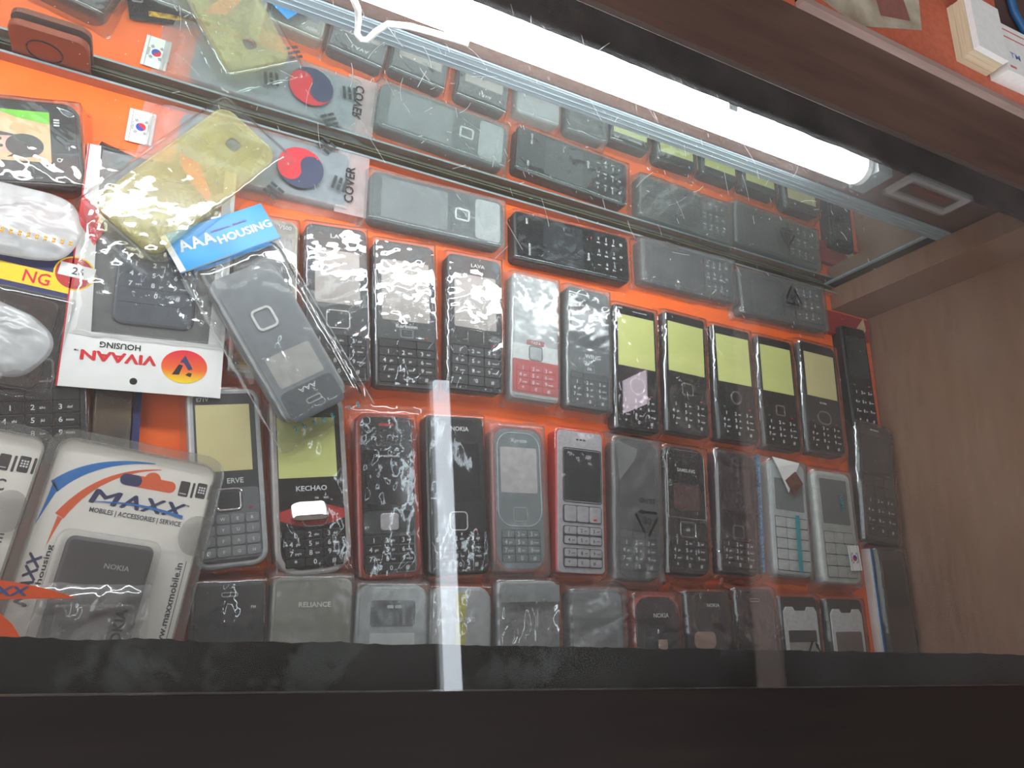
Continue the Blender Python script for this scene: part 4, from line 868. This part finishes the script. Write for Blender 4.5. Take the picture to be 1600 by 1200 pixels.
    ic.build('phone_icons', [mat('brown_black_ink', (58, 48, 50), .5), M_PAPER], T)
    MB().disc(38 if full else 33, 24, 9, 2.95, 3.0, 0, 24, ry=11).build('side_notch', film_mat('notch_plastic', .22, (170, 168, 166), .2, 1.0, .05), T)
    return T
blister(-10.5, 24.5, 16.5, -5.5, 'white blister pack with blue and orange swoosh and large navy lettering')
blister(-96.5, 30, 13.6, -5.5, 'white blister pack at the edge of view, partly under the orange packet', False)

# orange foil packet at the front left
O = thing('orange_packet', -46, -10, 28.5, 2, 'orange and clear foil packet with blue letters in front of the blister packs', 'packet', GK)
film(O, 96, 36, 4.2, film_mat('foil_film', .26, rough=.05, boost=3.2, bump=.08, bscale=90), 90, 10, 7, 3.4, name='foil_bag', z0=1.2, f=.05, an=2.2, skew=1.2)
orange = mat('orange_foil', (240, 92, 36), .3, var=.06)
up_ = [(-44 + 68 * k / 14, 28 - 9.5 * (k / 14) ** 2.6) for k in range(15)]; lo_ = [(-44 + 68 * k / 14, 16.5 + 1.5 * k / 14) for k in range(14, -1, -1)]
MB().prism(up_ + lo_, 9.2, 9.6).build('orange_band', orange, O)
MB().prism([(-44, 14.5), (-8, 13), (0, 6), (10, -8), (14, -22), (-44, -22)], 8.4, 8.8).build('orange_corner', orange, O)
MB().slab(36, 30, 3, .2, 3.5, 1, cx=34, cy=0).build('inner_cover', mat('grey_brown_cover', (110, 100, 96), .4), O)
lt = MB(); heavy(lt, 'MAXX', -9, 21.2, 9.8, 4.2, .35, width=26, shear=.2); lt.build('blue_lettering', mat('faded_blue', (70, 84, 140), .5), O)
lt = MB(); write(lt, 'NOKIA', 45, 2, 9.6, 4.6, rot=84, width=22, bold=.03); lt.build('dark_lettering', M_DGREY, O)

# brown cover standing in the channel
B = thing('brown_cover', -93, 326, 1.4, 0, 'brown plastic back cover with a circle standing on edge against the mirror', 'cover')
cm = MB(); prof = rrect(42, 36, 7, 1.0, 6)
cm.loft([[(x, 2.0, y + 17) for x, y in prof], [(x, -1.2, y + 17) for x, y in prof], [(x * .97, -1.9, y * .97 + 17) for x, y in prof]])
cm.build('cover_plate', mat('brown_cover', (124, 66, 48), .4, scale=60), B)
rg = MB(); rg.tube([(-3 + 9.5 * math.cos(t), -2.0, 16 + 9.5 * math.sin(t)) for t in [math.pi * 2 * k / 24 for k in range(25)]], .6, 6); rg.build('round_mark', M_BLACK, B)

# ------------------------------------------------------------------ ledge behind the counter
sh = MB().prism([(200, 399), (337.4, 399), (337.4, 408), (760, 408), (760, 470), (577, 478), (579, 560), (200, 560)], 199.0, 199.5); so_ = sh.build('ledge_sheet', mat('red_orange_sheet', (190, 98, 72), .6), None); tag(so_, 'red orange sheet on the ledge behind the counter rail', 'sheet')
lf = MB().prism([(362, 417), (398, 409), (470, 437), (474, 480), (380, 480)], 199.6, 200.0).build('leaflet', mat('olive_print', (146, 132, 112), .5, rgb2=(190, 180, 160), scale=40)); tag(lf, 'faded olive leaflet lying on the orange ledge sheet', 'leaflet')
MB().prism([(424, 430), (458, 440), (452, 466), (420, 452)], 200.05, 200.1).build('red_print', mat('dull_brick_print', (140, 92, 84), .5), lf)
s1 = thing('card_stack', 525.5, 448, 199.6, 0, 'narrow stack of white cards with yellowed edges on the ledge', 'cards', 'stacks of cards on the ledge')
z = 0
for k in range(4): MB().box(-18 + (k % 2) * .5, 17.6 + (k % 2) * .4, -24 + k * .3, 27, z, z + 4.4).build('card_block', M_PAPER if k > 2 else mat('yellowed_paper', (206, 190, 160), .6, stretch=(1, 1, 40), scale=30), s1); z += 4.5
s2 = thing('card_stack', 591.5, 447.5, 199.6, 3, 'wide stack of white cards printed in red and blue on the ledge', 'cards', 'stacks of cards on the ledge')
MB().box(-44, 44, -23, 23, 0, 14).build('card_block', M_PAPER, s2)
lt = MB()
for k in range(2): lt.box(-40, 40, 17 - 7 * k, 18.2 - 7 * k, 14.05, 14.1)
lt.box(-40, -32, -19, -17, 14.05, 14.1); lt.box(-16, 16, -20, -4, 14.05, 14.1); lt.build('red_print', mat('faded_red', (206, 110, 100), .5), s2)
lt = MB(); write(lt, 'TM', -30, -6, 14.15, 5, width=13); lt.build('blue_print', mat('faded_blue_print', (120, 150, 200), .5), s2)
cb = MB(); cb.tube([(590, 600, 202.4), (596, 545, 202.6), (599, 510, 202.6), (612, 488, 202.6), (660, 480, 202.6), (730, 482, 202.6)], 3.2, 8); cbo = cb.build('blue_cable', mat('blue_cable', (40, 92, 140), .4), smooth=True); tag(cbo, 'blue cable lying behind the card stacks', 'cable')

# ------------------------------------------------------------------ the shop above (seen only as reflections in the glass)
struct('ceiling', MB().box(-1500, 1950, -1500, 1150, 2760, 2800), mat('ceiling_paint', (104, 90, 84), .8, scale=4))
struct('wall_shop_side', MB().box(1900, 1950, -1500, 1150, -18, 2760), mat('shop_wall_paint', (74, 54, 49), .7, scale=4))
struct('wall_shop_back', MB().box(-1500, 1899, 1100, 1150, -18, 2760), mat('shop_back_paint', (74, 56, 50), .7, scale=4))
sh_ = MB().box(1880, 1899.8, -700, 1099, 1815, 1920).build('shelf_board', mat('pale_board', (205, 178, 168), .6, scale=6)); tag(sh_, 'pale wooden shelf board along the upper side wall of the shop', 'shelf')
nt_ = MB().box(1890, 1899.8, 945, 1098, 2490, 2660).build('lit_panel', emit_mat('lit_panel_glow', (255, 236, 250), 6.0)); tag(nt_, 'small bright lit panel high on the side wall of the shop', 'light panel')
fr_ = thing('framed_notice', 1690, 1098, 980, 0, 'small white framed dark picture on the back wall of the shop', 'picture')
bw_ = MB(); bw_.frame(224, 84, 1, 14, 0, 14); fo = bw_.build('frame', M_WHITE, fr_); fo.rotation_euler[0] = math.radians(90)
MB().box(-98, 98, -4, 0, -28, 28).build('picture', M_DGREY, fr_); MB().box(-60, 80, -4.6, -4.1, -6, 6).build('red_stripe', M_BRICK, fr_)
rl = thing('ceiling_lamp', 1085, 372, 2760, 0, 'long tube lamp fixed under the shop ceiling over the counter', 'lamp')
a = math.degrees(math.atan2(969 + 224, 1025 - 1145)) - 90
MB().box(-46, 46, -900, 600, -30, 0).build('batten', M_WHITE, rl).rotation_euler[2] = math.radians(a)
MB().box(-30, 30, -890, 596, -60, -30.2).build('light_tube', emit_mat('room_tube', (236, 244, 255), ROOM_POWER), rl).rotation_euler[2] = math.radians(a)
